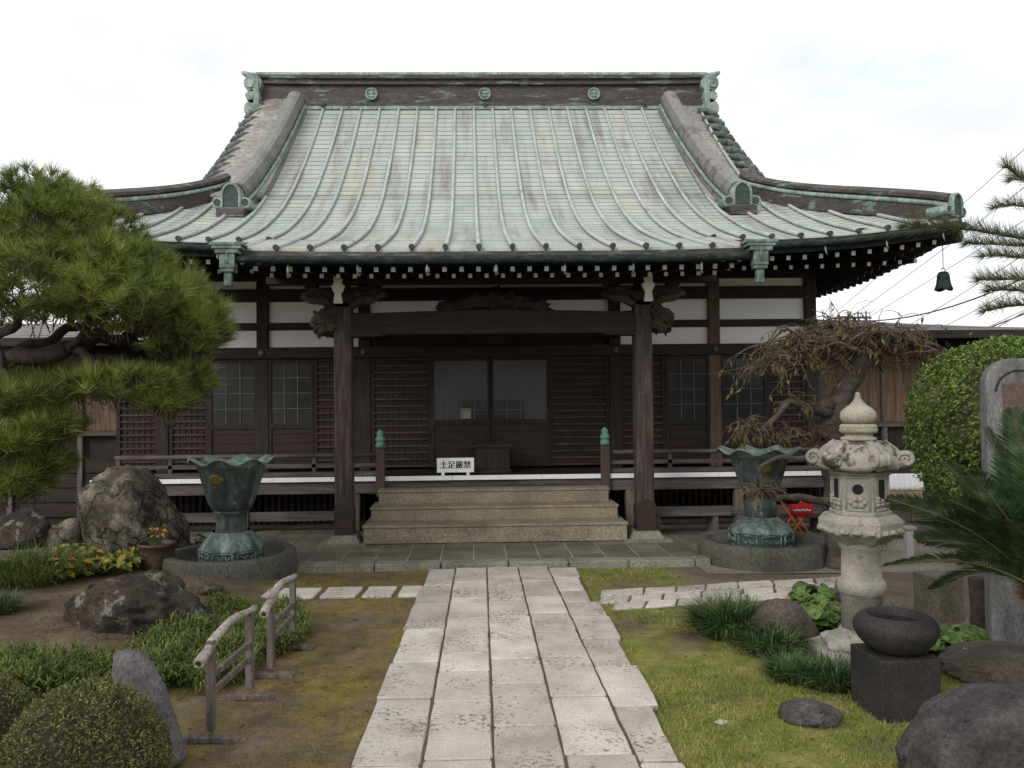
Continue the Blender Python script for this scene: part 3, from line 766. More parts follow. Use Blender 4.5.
# eave edge: layered fascia under the sheet, on every side, and gutter on the porch
def edge_strip(name, pts, out_dir, h, th, mat, drop, parent=None):
    m_ = MB(); ov = Vector(out_dir)
    sec = [(0, 0), (th, 0), (th, -h * .45), (th * .55, -h * .5), (th * .55, -h), (0, -h)]
    m_.sweep([Vector(p) + Vector((0, 0, -drop)) for p in pts], sec, [ov] * len(pts), [(0, 0, 1)] * len(pts))
    return m_.build(name, mat, parent or hall)
xsF = [KX + (CX - KX) * i / 14 for i in range(15)]
for s in (-1, 1):
    edge_strip('eave_fascia', [(XA + s * x, CY - .02, fz(x, CY)) for x in xsF], (0, -1, 0), .15, .05, GUTTER, .03)
    yy = [CY + (back(CY) - CY) * i / 30 for i in range(31)]
    edge_strip('eave_fascia', [(XA + s * (CX - .02), y, prof(CY) + lift(CX, CY) * max(0, (abs(y - YR) / (YR - CY) - .5) / .5) ** 2) for y in yy], (s, 0, 0), .15, .05, GUTTER, .03)
    edge_strip('eave_fascia', [(XA + s * (KX - .02), 7.97 + 1.05 * i / 6, prof(7.97 + 1.05 * i / 6) + .028) for i in range(7)], (s, 0, 0), .13, .05, GUTTER, .03)
xk = [-KX + 2 * KX * i / 20 for i in range(21)]
edge_strip('eave_fascia', [(XA + x, 7.97, 3.175 + .028 * abs(x / KX) ** 4) for x in xk], (0, -1, 0), .11, .05, RIDGE, .035)
m_ = MB(); m_.tube([(XA + x, 7.87, 3.05 + .02 * abs(x / KX) ** 4) for x in xk], .043, 10)
GT = m_.build('porch_gutter', GUTTER, hall)
for s in (-1, 1):
    m_ = MB(); c = Vector((XA + s * (KX + .02), 7.86, 3.04))
    m_.box(c + Vector((0, 0, .16)), (.38, .20, .035)); m_.box(c + Vector((0, 0, .125)), (.33, .18, .04)); m_.box(c + Vector((0, 0, .08)), (.26, .16, .05))
    m_.box(c + Vector((0, 0, -.02)), (.17, .13, .17)); m_.box(c + Vector((0, 0, -.12)), (.15, .11, .05)); m_.box(c + Vector((0, 0, -.22)), (.085, .07, .16))
    m_.box(c + Vector((0, -.067, .0)), (.035, .02, .12))
    m_.v = [(c.x + (x - c.x) * .86, c.y + (y - c.y) * .9, c.z + .18 + (z - c.z - .18) * .88) for x, y, z in m_.v]
    m_.build('gutter_box', GBOX, GT, bevel=.006)
for xx in np.linspace(-2.05, 2.05, 7):
    m_ = MB(); m_.tube([(XA + xx, 7.90, 3.02), (XA + xx, 7.88, 2.96), (XA + xx, 7.91, 2.90), (XA + xx + .02, 7.93, 2.92)], .010, 6); m_.build('gutter_hook', PATINA, GT)
for s in (-1, 1):
    m_ = MB(); m_.tube([(XA + s * x, CY - .12, fz(x, CY) - .10) for x in xsF], .036, 10)
    g2 = m_.build('eave_gutter', GUTTER, hall)
    for x in (3.05, 3.75, 4.45, 5.1):
        m_ = MB(); m_.tube([(XA + s * x, CY - .1, fz(x, CY) - .13), (XA + s * x, CY - .12, fz(x, CY) - .2), (XA + s * x + .03, CY - .09, fz(x, CY) - .23)], .009, 6); m_.build('gutter_hook', PATINA, g2)
# soffit boards under the roof (close it from below)
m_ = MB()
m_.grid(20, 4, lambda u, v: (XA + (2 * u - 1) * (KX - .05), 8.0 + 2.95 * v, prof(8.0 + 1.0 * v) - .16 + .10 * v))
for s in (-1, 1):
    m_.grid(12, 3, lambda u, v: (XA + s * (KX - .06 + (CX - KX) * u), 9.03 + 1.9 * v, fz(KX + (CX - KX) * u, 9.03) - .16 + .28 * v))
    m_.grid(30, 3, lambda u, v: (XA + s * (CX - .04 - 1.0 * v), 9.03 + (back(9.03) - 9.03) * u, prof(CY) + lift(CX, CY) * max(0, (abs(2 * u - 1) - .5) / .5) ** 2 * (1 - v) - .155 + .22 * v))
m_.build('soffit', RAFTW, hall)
# rafters: wood with a pale painted end
nr = [0]
def rafter(p0, p1, w, h, bulk=None):
    p0, p1 = Vector(p0), Vector(p1)
    m_ = bulk or MB(); m_.m = 0
    t = (p1 - p0).normalized(); side = t.cross(Vector((0, 0, 1))).normalized(); u = side.cross(t)
    m_.sweep([p0, p1], [(-w/2, -h/2), (w/2, -h/2), (w/2, h/2), (-w/2, h/2)], [side] * 2, [u] * 2)
    m_.m = 1; q = p0 - t * .004
    m_.sweep([q, q + t * .003], [(-w/2*.96, -h/2*.96), (w/2*.96, -h/2*.96), (w/2*.96, h/2*.96), (-w/2*.96, h/2*.96)], [side] * 2, [u] * 2)
    if bulk is None: m_.build('rafter', [RAFTW, RAFTEND], hall)
bulk = MB()
k = -14
while k <= 14:
    x = k * .172
    e = .028 * abs(x / KX) ** 4
    rafter((XA + x, 8.06, 2.985 + e), (XA + x, 9.3, 3.10), .046, .050)
    if k < 14: rafter((XA + x + .086, 8.36, 2.965 + e), (XA + x + .086, 10.9, 3.30), .042, .046)
    k += 1
k = 0
while KX + .05 + k * .19 < CX - .15:
    x = KX + .05 + k * .19
    for s in (1, -1):
        z = fz(x, CY)
        b_ = None if s == 1 else bulk
        rafter((XA + s * x, 9.10, z - .215), (XA + s * x, 10.9, z + .12), .048, .052, b_)
        rafter((XA + s * x, 9.50, z * .4 + prof(CY) * .6 - .255), (XA + s * x, 10.9, prof(CY) - .02), .044, .048, b_)
    k += 1
y = 9.2
while y < back(9.2):
    a = max(0, (abs(y - YR) / (YR - CY) - .5) / .5) ** 2
    z = prof(CY) + lift(CX, CY) * a
    for s in (-1, 1):
        rafter((XA + s * (CX - .10), y, z - .215), (XA + s * 4.3, y, z + .02 - .1 * a), .058, .064, bulk)
        rafter((XA + s * (CX - .40), y + .09, z - .26), (XA + s * 4.3, y + .09, z - .05 - .1 * a), .055, .06, bulk)
    y += .19
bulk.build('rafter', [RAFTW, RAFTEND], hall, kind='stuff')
for s in (-1, 1):                          # corner hip rafter
    m_ = MB(); m_.tube([(XA + s * (CX + .02), CY - .02, fz(CX, CY) - .19), (XA + s * 4.4, 10.0, prof(9.2) - .12)], [.09, .09], 4, False)
    m_.build('corner_rafter', WOOD, hall)
# porch: columns, beam, brackets
for s in (-1, 1):
    cx = XA + s * 1.70
    m_ = MB(); m_.bb((cx - .10, YC - .10, .16), (cx + .10, YC + .10, 2.90)); c_ = m_.build('porch_column', COLM, hall, bevel=.022)
    m_ = MB(); m_.bb((cx - .106, YC - .106, .165), (cx + .106, YC + .106, .46))
    pts = [(-.106, .46)] + [(.106 * math.cos(a), .46 + .07 * math.sin(a)) for a in [math.pi - math.pi * i / 8 for i in range(9)]]
    m_.prism(pts, lambda u, v, sd: (cx + u, YC - (.107 if sd == 0 else .098), v))
    m_.build('column_shoe', SHOE, c_, bevel=.015)
    m_ = MB(); m_.lathe((cx, YC, Z0), [(.26, 0), (.26, .03), (.235, .05), (.20, .10), (.0001, .10)], 4, ph=math.pi / 4, smooth=False); m_.build('base_stone', KERB, c_, bevel=.01)
    m_ = MB(); m_.box((cx, YC, Z0 - .0), (.52, .52, .025)); m_.build('base_slab', KERB, c_)
def blob(m_, c, s, seed, amp=.25, fr=3.0, sub=3, fn=None):
    import bmesh
    bm = bmesh.new(); bmesh.ops.create_icosphere(bm, subdivisions=sub, radius=1)
    vs = []
    for v in bm.verts:
        p = v.co.copy()
        q = p * fr + Vector((seed * 7.3, seed * 3.1, seed))
        k_ = 1 + amp * noise.fractal(q, .8, 2.1, 5)
        p = p * k_
        if fn: p = fn(p)
        vs.append((c[0] + p.x * s[0], c[1] + p.y * s[1], c[2] + p.z * s[2]))
    fs = [tuple(v.index for v in f.verts) for f in bm.faces]
    bm.free(); m_.add(vs, fs, True)
m_ = MB(); zb = P(500, 324, YC).z
def bm_(u, v): return u
pts = [(-1.70, -.145), (-1.3, -.14), (-1.2, -.115), (1.2, -.115), (1.3, -.14), (1.70, -.145), (1.70, .12), (0, .165), (-1.70, .12)]
m_.prism(pts, lambda u, v, sd: (XA + u, YC + (-.085 if sd == 0 else .085), zb + v))
BEAM = m_.build('porch_beam', WOODH, hall, bevel=.01)
CARVE = M('carved_brown_wood', [(.026, .017, .012), (.055, .038, .027), (.10, .07, .05)], 9, .8, .5, 30)
for s in (-1, 1):
    m_ = MB(); bx = XA + s * 1.70
    blob(m_, (bx + s * .13, YC, zb + .05), (.15, .12, .155), 3 + s, .5, 2.6, 4)
    blob(m_, (bx + s * .25, YC, zb + .03), (.11, .10, .13), 5 + s, .6, 3.0, 4)
    blob(m_, (bx + s * .20, YC - .02, zb - .05), (.09, .10, .07), 8 + s, .5, 3.0, 3)
    for q in range(5):
        scroll(m_, (bx + s * (.12 + .05 * (q % 3)), YC - .10, zb - .04 + .05 * q), .045, .03, (0, 1, 0), s=s)
    m_.build('carved_nose', CARVE, BEAM)
    # bracket block stack over the column with a pale front arm
    m_ = MB()
    m_.box((bx, YC, 2.83), (.26, .26, .10)); m_.box((bx, YC, 2.75), (.20, .20, .07))
    m_.box((bx, YC, 2.91), (.85, .12, .09)); m_.box((bx, YC, 2.93), (.12, .7, .10))
    for q in (-.36, 0, .36): m_.box((bx + q, YC, 2.985), (.15, .15, .06))
    BR = m_.build('bracket', WOOD, hall, bevel=.012)
    m_ = MB(); yb = YC - .36
    pts = [(-.05, .17), (.05, .17), (.045, .08), (.075, .06), (.05, .0), (.035, -.02), (.05, -.13), (-.05, -.13), (-.035, -.02), (-.05, .0), (-.075, .06), (-.045, .08)]
    m_.prism(pts, lambda u, v, sd: (bx + u, yb - (.03 if sd == 0 else -.03), 2.86 + v)); m_.build('pale_bracket_end', RAFTEND, BR, bevel=.006)
    for q in (-1, 1):
        m_ = MB()
        m_.tube([(bx + q * .10, YC - .05, 2.74), (bx + q * .22, YC - .10, 2.80), (bx + q * .34, YC - .12, 2.80), (bx + q * .44, YC - .10, 2.86)], [.05, .055, .045, .02], 8)
        blob(m_, (bx + q * .24, YC - .03, 2.86), (.22, .06, .08), 11 + q, .5, 3, 3)
        m_.build('carved_bracket', CARVE, BR)
m_ = MB()
for i in range(11):
    u = -1 + 2 * i / 10
    blob(m_, (XA + u * .50, YC - .02, zb + .28 - .09 * u * u), (.13, .07, .12 * (1 - .35 * abs(u))), 20 + i, .65, 2.8, 3)
m_.build('carved_panel', WOOD, hall)
m_ = MB(); m_.bb((XA - 2.55, YC - .09, 2.99), (XA + 2.55, YC + .09, 3.07)); m_.build('porch_purlin', WOODH, hall)
for s in (-1, 1):                          # curved tie beams from porch to hall
    m_ = MB(); bx = XA + s * 1.70
    m_.tube([(bx, YC + .1, zb - .02), (bx, 9.7, zb + .10), (bx, 10.3, zb + .16), (bx, 10.85, zb + .05)], [.10, .11, .11, .10], 8); m_.build('tie_beam', WOOD, hall)
# wall frame
ZL0, ZL1 = 2.25, 2.40
for xr in (-4.4, -3.065, -1.70, 1.70, 3.065, 4.4):
    m_ = MB(); m_.bb((XA + xr - .08, YW - .08, .07), (XA + xr + .08, YW + .08, 3.45)); p_ = m_.build('wall_pillar', M('warm_pillar_wood', [(.06, .035, .024), (.11, .07, .05), (.15, .10, .075)], 4, .8, .3, 16, (6, 6, .6)) if xr == 3.065 else WOOD, hall, bevel=.012)
    m_ = MB(); m_.lathe((0, 0, 0), [(.04, 0), (.04, .012), (.02, .02), (.0001, .022)], 10); m_.v = [(XA + xr + x, YW - .125 - z, 2.325 + y) for x, y, z in m_.v]; m_.build('nail_cover', WOODG, p_)
for z0_, z1_, pr in ((ZL0, ZL1, .12), (2.635, 2.735, .06), (3.02, 3.19, .07), (3.30, 3.42, .09)):
    m_ = MB(); m_.bb((XA - 4.5, YW - pr, z0_), (XA + 4.5, YW + .05, z1_)); m_.build('lintel_beam', WOODH, hall, bevel=.008)
bays = [(-4.4, -3.065), (-3.065, -1.70), (-1.70, 1.70), (1.70, 3.065), (3.065, 4.4)]
for a, b in bays:
    for z0_, z1_ in ((2.40, 2.635), (2.735, 3.02), (3.19, 3.30)):
        dark = z1_ < 2.7 and b - a > 2
        m_ = MB(); m_.bb((XA + a + .08, YW - .02, z0_), (XA + b - .08, YW + .02, z1_)); m_.build('transom_board' if dark else 'plaster_panel', WOODR if dark else PLASTER, hall)
SLATM = M('brown_slat_edges', [(.028, .017, .013), (.052, .033, .025), (.082, .055, .042)], 3, .75, .2, 14, (1, 5, 5))
def shutter(x0, x1, z0=ZF + .03, z1=ZL0, y=YW - .03):
    m_ = MB(); m_.bb((XA + x0, y, z0), (XA + x1, y + .03, z1))
    n = int((z1 - z0) / .088)
    q = x0 + .05
    while q < x1 - .05: m_.bb((XA + q - .008, y - .012, z0), (XA + q + .008, y - .001, z1)); q += .078
    for i in range(n + 1):
        z = z0 + .02 + (z1 - z0 - .04) * i / n
        m_.m = 1; m_.bb((XA + x0 + .05, y - .024, z - .012), (XA + x1 - .05, y - .002, z + .012)); m_.m = 0
    for q in (x0 + .025, x1 - .025): m_.bb((XA + q - .025, y - .03, z0), (XA + q + .025, y - .003, z1))
    m_.build('slatted_shutter', [WOODR, SLATM], hall)
REFL = M('painted_reflection', [(.026, .029, .029), (.040, .044, .043)], 3, .35)  # reflections on the door glass, painted in as a flat grey colour
REFL2 = M('dim_painted_reflection', [(.013, .013, .015), (.025, .024, .026)], 3, .3)  # dimmer part of the same painted reflection
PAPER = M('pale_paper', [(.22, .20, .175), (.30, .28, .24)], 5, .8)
DGLASS = M('black_door_glass', [(.004, .0045, .005)], 3, .12, spec=.2)
def window(x0, x1, name, nv=3, nh=4, zs=1.37, zt=2.20, y=YW - .05):
    m_ = MB(); w = .035
    m_.bb((XA + x0, y - .02, ZF + .03), (XA + x0 + w, y + .02, ZL0)); m_.bb((XA + x1 - w, y - .02, ZF + .03), (XA + x1, y + .02, ZL0))
    m_.bb((XA + x0 + w, y - .02, zt), (XA + x1 - w, y + .02, ZL0)); m_.bb((XA + x0 + w, y - .02, zs - .06), (XA + x1 - w, y + .02, zs)); m_.bb((XA + x0 + w, y - .02, ZF + .03), (XA + x1 - w, y + .02, ZF + .10))
    W_ = m_.build(name, WOOD, hall)
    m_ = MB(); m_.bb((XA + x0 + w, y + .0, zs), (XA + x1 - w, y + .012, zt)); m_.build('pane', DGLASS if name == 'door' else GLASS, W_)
    m_ = MB()
    for i in range(1, nv): q = x0 + w + (x1 - x0 - 2 * w) * i / nv; m_.bb((XA + q - .006, y - .012, zs), (XA + q + .006, y - .002, zt))
    for i in range(1, nh): q = zs + (zt - zs) * i / nh; m_.bb((XA + x0 + w, y - .010, q - .005), (XA + x1 - w, y - .003, q + .005))
    if name == 'door':
        lft = x0 < -.1; xa, xb = x0 + w, x1 - w; wd = xb - xa
        def pane_quad(a_, b_, c_, d_, mat, nm):
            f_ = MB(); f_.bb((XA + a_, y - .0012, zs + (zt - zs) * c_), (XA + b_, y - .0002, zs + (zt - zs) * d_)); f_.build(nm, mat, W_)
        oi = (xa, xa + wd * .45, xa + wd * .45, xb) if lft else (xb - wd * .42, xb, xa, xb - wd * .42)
        pane_quad(oi[0], oi[1], 0, 1, REFL, 'painted_reflection'); pane_quad(oi[2], oi[3], .34, 1, REFL2, 'painted_reflection')  # grey quads over the pane imitate reflections in the glass
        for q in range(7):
            u_ = oi[2] + (oi[3] - oi[2]) * (q + .3) / 7; f_ = MB(); f_.bb((XA + u_, y - .0022, zs + (zt - zs) * (.72 + .02 * (q % 3))), (XA + u_ + .025, y - .0013, zs + (zt - zs) * .97)); f_.build('painted_strip_reflection', REFL, W_)  # reflection of vertical curtain strips, painted as lighter bars on the pane
        if lft: pane_quad(oi[2] + .02, oi[2] + .17, .02, .19, PAPER, 'paper_notice')
    m_.build('muntins', MUNT, W_)
    m_ = MB(); m_.bb((XA + x0 + w, y, ZF + .10), (XA + x1 - w, y + .012, zs - .06))
    for i in range(4): q = ZF + .15 + i * .12; m_.bb((XA + x0 + w, y - .01, q - .008), (XA + x1 - w, y - .001, q + .008))
    m_.build('lower_panel', M('red_lacquer_board', [(.017, .008, .0062), (.030, .014, .011)], 3, .6, .2, 14, (1, 5, 5)), W_)
for s in (-1, 1):
    e = sorted((s * 3.145, s * 3.78)); window(e[0], e[1], 'window')
    e = sorted((s * 2.985, s * 2.39)); window(e[0], e[1], 'window')
    e = sorted((s * 3.78, s * 4.32)); shutter(*e)
    e = sorted((s * 1.78, s * 2.39)); shutter(*e)
    e = sorted((s * .80, s * 1.62)); shutter(*e)
shutter(-5.05, -4.48, y=YW + .05)
window(-.80, -.005, 'door', 4, 6, 1.40, 2.20); window(.005, .80, 'door', 4, 6, 1.40, 2.20)
m_ = MB(); m_.bb((XA - .30, YW - .14, 2.42), (XA + .30, YW - .10, 2.60)); m_.build('name_tablet', WOODR, hall, bevel=.01)
m_ = MB()                                  # closed body behind the front
m_.bb((XA - 4.4, YW + .06, .1), (XA - 4.32, 18, 3.5)); m_.bb((XA + 4.32, YW + .06, .1), (XA + 4.4, 18, 3.5)); m_.bb((XA - 4.32, 17.9, .1), (XA + 4.32, 18, 3.5))
m_.build('side_wall', WOOD, hall)
m_ = MB(); m_.bb((XA - 4.32, YW + .06, ZF - .02), (XA + 4.32, 17.9, ZF)); m_.build('inner_floor', WOODH, hall)
m_ = MB(); m_.bb((XA - 4.32, YW + .06, 3.42), (XA + 4.32, 17.9, 3.48)); m_.build('inner_ceiling', WOODH, hall)
# veranda
m_ = MB()
n = 60
for i in range(n):
    a = XA - 4.9 + 9.8 * i / n
    m_.bb((a + .002, YV + .03, ZF - .05), (a + 9.8 / n - .002, YW - .09, ZF + random.Random(i).uniform(-.002, .002)))
V = m_.build('veranda_floor', WOOD, hall)
m_ = MB(); x = XA - 4.9
while x < XA + 4.9:
    w = min(1.1, XA + 4.9 - x); m_.bb((x + .002, YV, ZF - .05), (x + w - .002, YV + .028, ZF + .004)); x += w
m_.build('white_edge_strip', WHITEP, V)
m_ = MB(); m_.bb((XA - 4.85, YV + .04, ZF - .20), (XA + 4.85, YV + .14, ZF - .06)); m_.build('veranda_beam', WOODGH, hall)
for xr in (-4.7, -3.065, -1.70, 1.70, 3.065, 4.7):
    m_ = MB(); m_.bb((XA + xr - .055, YV + .05, Z0), (XA + xr + .055, YV + .16, ZF - .06)); m_.build('veranda_post', WOODG, hall, bevel=.01)
for s in (-1, 1):
    m_ = MB(); e = sorted((s * 1.66, s * 4.85)); m_.bb((XA + e[0], YV + .08, Z0 + .13), (XA + e[1], YV + .13, Z0 + .24)); m_.build('tie_rail', WOODGH, hall)
    m_ = MB()
    x = e[0]
    while x < e[1]:
        m_.bb((XA + x, 10.55, Z0), (XA + x + .045, 10.58, ZF - .06)); x += .085
    m_.build('underfloor_lattice', WOOD, hall)
m_ = MB(); m_.bb((XA - 4.3, YW - .08, Z0), (XA + 4.3, YW - .04, ZF - .06)); m_.build('underfloor_wall', WOOD, hall)
m_ = MB(); m_.bb((XA - 1.55, YV + .05, Z0 + .45), (XA + 1.55, YV + .10, ZF - .055)); m_.build('stair_riser_board', WOODH, hall)
for s in (-1, 1):
    e0, e1 = 1.38, (4.62 if s < 0 else 4.85)
    m_ = MB(); m_.bb((XA + s * e0 - .055, YV - .04, ZF - .24), (XA + s * e0 + .055, YV + .07 - .05, ZF + .36)); RL = m_.build('railing', M('brown_newel_wood', [(.05, .034, .026), (.09, .062, .048)], 4, .8, .3, 16, (6, 6, .6)), hall, bevel=.006)
    m_ = MB(); m_.lathe((XA + s * e0, YV + -.01, ZF + .36), [(.058, 0), (.058, .05), (.048, .055), (.048, .075), (.058, .08), (.062, .10), (.05, .13), (.035, .14), (.045, .16), (.04, .19), (.015, .215), (.0001, .225)], 16)
    m_.build('post_cap', M('green_post_cap', [(.07, .20, .15), (.12, .28, .21)], 12, .5), RL)
    for zz, r in ((.265, 0), (.145, 1), (.035, 1)):
        m_ = MB(); a, b = XA + s * (e0 + .055), XA + s * e1
        if r == 0: m_.tube([(a, YV + .06, ZF + zz), (b, YV + .06, ZF + zz)], .026, 10)
        else: m_.bb((min(a, b), YV + .04, ZF + zz - .022), (max(a, b), YV + .08, ZF + zz + (.022 if zz > .1 else .03)))
        m_.build('rail', WOODGH, RL)
    for xr in (2.2, 3.065, 3.95, 4.58):
        m_ = MB(); m_.bb((XA + s * xr - .022, YV + .04, ZF + .065), (XA + s * xr + .022, YV + .08, ZF + .24)); m_.build('baluster', WOODGH, RL)

# concrete steps
st = thing('concrete_steps', (XA, 9.3, Z0), 'three broad concrete steps rising to the white edged veranda', 'steps')
for i, (y0, y1, z0_, z1_, hw) in enumerate(((8.97, 9.36, Z0, .275, 1.475), (9.29, 9.66, .275, .435, 1.43), (9.58, 9.83, .435, .60, 1.375))):
    m_ = MB(); m_.bb((XA - hw, y0, z0_ - (.0 if i == 0 else .002)), (XA + hw, YV - .03, z1_ - .03)); m_.bb((XA - hw - .012, y0 - .012, z1_ - .03), (XA + hw + .012, YV - .03, z1_))
    m_.build('step', CONC, st, bevel=.008)
# ------------------------------------------------------------------ sign, offering box, benches, stool, bell
p = P(455.5, 465, 9.95)
sg = thing('sign_board', (p.x, 9.95, ZF), 'small white board with four black characters standing on the veranda edge', 'sign')
m_ = MB(); m_.bb((p.x - .23, 9.94, ZF + .035), (p.x + .23, 9.965, ZF + .215)); m_.build('board', WHITEP, sg, bevel=.004)
for s in (-1, 1):
    m_ = MB(); m_.cyl((p.x + s * .155, 9.90, ZF + .02), (p.x + s * .155, 10.0, ZF + .02), .02, n=12); m_.bb((p.x + s * .155 - .012, 9.967, ZF + .02), (p.x + s * .155 + .012, 9.985, ZF + .12)); m_.build('foot', WHITEP, sg)
def text_mesh(body, size):
    c = bpy.data.curves.new('lettering', 'FONT'); c.body = body; c.size = size; c.extrude = .001
    o = bpy.data.objects.new('lettering', c); COL.objects.link(o); bpy.context.view_layer.update()
    me = bpy.data.meshes.new_from_object(o.evaluated_get(bpy.context.evaluated_depsgraph_get()))
    bpy.data.objects.remove(o); return me
INK = M('black_ink', [(.012, .012, .013)], 5, .7)
tm = text_mesh('土足厳禁', .105)
xs_ = [v.co.x for v in tm.vertices]; ys_ = [v.co.y for v in tm.vertices]; wx = max(xs_) - min(xs_); wy = max(ys_) - min(ys_)
m_ = MB(); V_ = []
for rep in ((0, 0), (.0025, 0), (-.0025, 0)):
    m_.add([(p.x + (v.co.x - (min(xs_) + max(xs_)) / 2) * .38 / wx + rep[0], 9.937 - v.co.z * .5 - abs(rep[0]) * .1, ZF + .132 + (v.co.y - (min(ys_) + max(ys_)) / 2) * .092 / wy) for v in tm.vertices], [tuple(f.vertices) for f in tm.polygons])
m_.build('lettering', INK, sg)

p = P(492, 460, 10.35)
ob = thing('offering_box', (p.x, 10.35, ZF), 'dark wooden offering box behind the white sign before the doors', 'box')
m_ = MB(); m_.bb((p.x - .22, 10.15, ZF + .05), (p.x + .22, 10.55, ZF + .33)); m_.build('body', WOOD, ob, bevel=.008)
m_ = MB(); m_.bb((p.x - .255, 10.12, ZF + .33), (p.x + .255, 10.17, ZF + .375)); m_.bb((p.x - .255, 10.53, ZF + .33), (p.x + .255, 10.58, ZF + .375)); m_.bb((p.x - .255, 10.17, ZF + .33), (p.x - .215, 10.53, ZF + .374)); m_.bb((p.x + .215, 10.17, ZF + .33), (p.x + .255, 10.53, ZF + .374))
for i in range(6): m_.tube([(p.x - .17 + .068 * i, 10.17, ZF + .35), (p.x - .17 + .068 * i, 10.53, ZF + .35)], .014, 6)
m_.build('slotted_top', WOODH, ob)
m_ = MB(); m_.bb((p.x - .24, 10.13, ZF), (p.x + .24, 10.57, ZF + .05)); m_.build('plinth', WOODH, ob, bevel=.006)

def bench(x0, x1, y, zt, label, dep=.32):
    b = thing('bench', ((x0 + x1) / 2, y, Z0), label, 'bench', 'low benches before the veranda')
    m_ = MB(); m_.bb((x0, y - dep / 2, zt - .06), (x1, y - .005, zt)); m_.bb((x0, y + .005, zt - .05), (x1, y + dep / 2, zt - .002)); m_.build('seat', WOODGH, b, bevel=.006)
    for x in (x0 + .18, x1 - .18):
        for yy in (y - dep * .35, y + dep * .35):
            m_ = MB(); m_.bb((x - .03, yy - .03, Z0), (x + .03, yy + .03, zt - .05)); m_.build('leg', WOODG, b)
        m_ = MB(); m_.bb((x - .02, y - dep * .35 + .03, zt - .13), (x + .02, y + dep * .35 - .03, zt - .07)); m_.build('stretcher', WOODG, b)
a, b = P(640, 513, 9.45), P(727, 513, 9.45); bench(a.x, b.x, 9.45, P(690, 511, 9.3).z, 'low weathered wooden bench left of the right bronze vase')
a, b = P(733, 515, 9.5), P(832, 515, 9.5); bench(a.x, b.x, 9.5, P(780, 513, 9.35).z, 'low weathered wooden bench behind the red folding stool')
#a, b = P(196, 517, 9.5), P(330, 517, 9.5); bench(a.x, b.x, 9.5, P(270, 515, 9.35).z, 'low weathered wooden bench behind the left bronze vase')

p = P(796, 520, 9.15)
so_ = thing('folding_stool', (p.x, 9.15, Z0), 'small red folding stool on crossed orange legs', 'stool')
RED = M('red_canvas', [(.50, .012, .014), (.62, .02, .02)], 8, .8); ORG_ = M('orange_tube', [(.75, .16, .03), (.85, .22, .05)], 8, .4)
zt = .44
for yy in (9.02, 9.28):
    for s in (-1, 1):
        m_ = MB(); m_.tube([(p.x - s * .12, yy + s * .008, Z0), (p.x + s * .12, yy + s * .008, zt)], .010, 8); m_.build('leg', ORG_, so_)
m_ = MB()
m_.grid(10, 4, lambda u, v: (p.x - .125 + .25 * u, 9.0 + .30 * v, zt - .05 * (1 - (2 * u - 1) ** 2)), True)
m_.grid(10, 3, lambda u, v: (p.x - .13 + .26 * u, 8.995 - .004 * math.sin(v * 3), zt + .01 - (.145 - .02 * (2 * u - 1) ** 2) * v), True)
SEAT = m_.build('canvas_seat', RED, so_, solid=.004)
m_ = MB()                                   # pale flowing script across the canvas
for x0 in (-.10, .005):
    pts = [(p.x + x0 + .095 * i / 24, 8.985, zt - .062 + .014 * math.sin(i * 1.35) * (1.2 if i % 7 < 2 else .8)) for i in range(25)]
    m_.tube(pts, .006, 5)
m_.build('white_script', WHITEP, SEAT)

cb = Vector((XA + CX - .12, CY + .12, 0)); zb_ = P(940, 271, 9.1).z
bl = thing('wind_bell', (cb.x, cb.y, zb_), 'green bronze wind bell hanging from the right roof corner', 'bell')
m_ = MB(); m_.lathe((cb.x, cb.y, zb_), [(.0001, 0), (.035, -.004), (.055, -.02), (.066, -.05), (.070, -.10), (.078, -.15), (.098, -.20), (.092, -.205), (.070, -.15), (.0001, -.02)], 24, lambda r, z, a, j: (r, z - (.025 * abs(math.cos(2 * a)) if j in (6, 7) else 0)), cap=False)
m_.tube([(cb.x + .02 * math.cos(t), cb.y, zb_ + .015 + .02 * math.sin(t)) for t in [math.pi * i / 8 for i in range(9)]], .006, 6)
m_.build('bell_body', GUTTER, bl)
m_ = MB(); m_.tube([(cb.x, cb.y, zb_ + .03), (cb.x, cb.y, fz(CX - .12, CY + .1) - .22)], .005, 6); m_.build('chain', WIRED, bl)
m_ = MB(); m_.tube([(cb.x, cb.y, zb_ - .03), (cb.x, cb.y, zb_ - .20)], .004, 5); m_.lathe((cb.x, cb.y, zb_ - .16), [(.0001, 0), (.02, .01), (.0001, .03)], 10); m_.build('clapper', WIRED, bl)

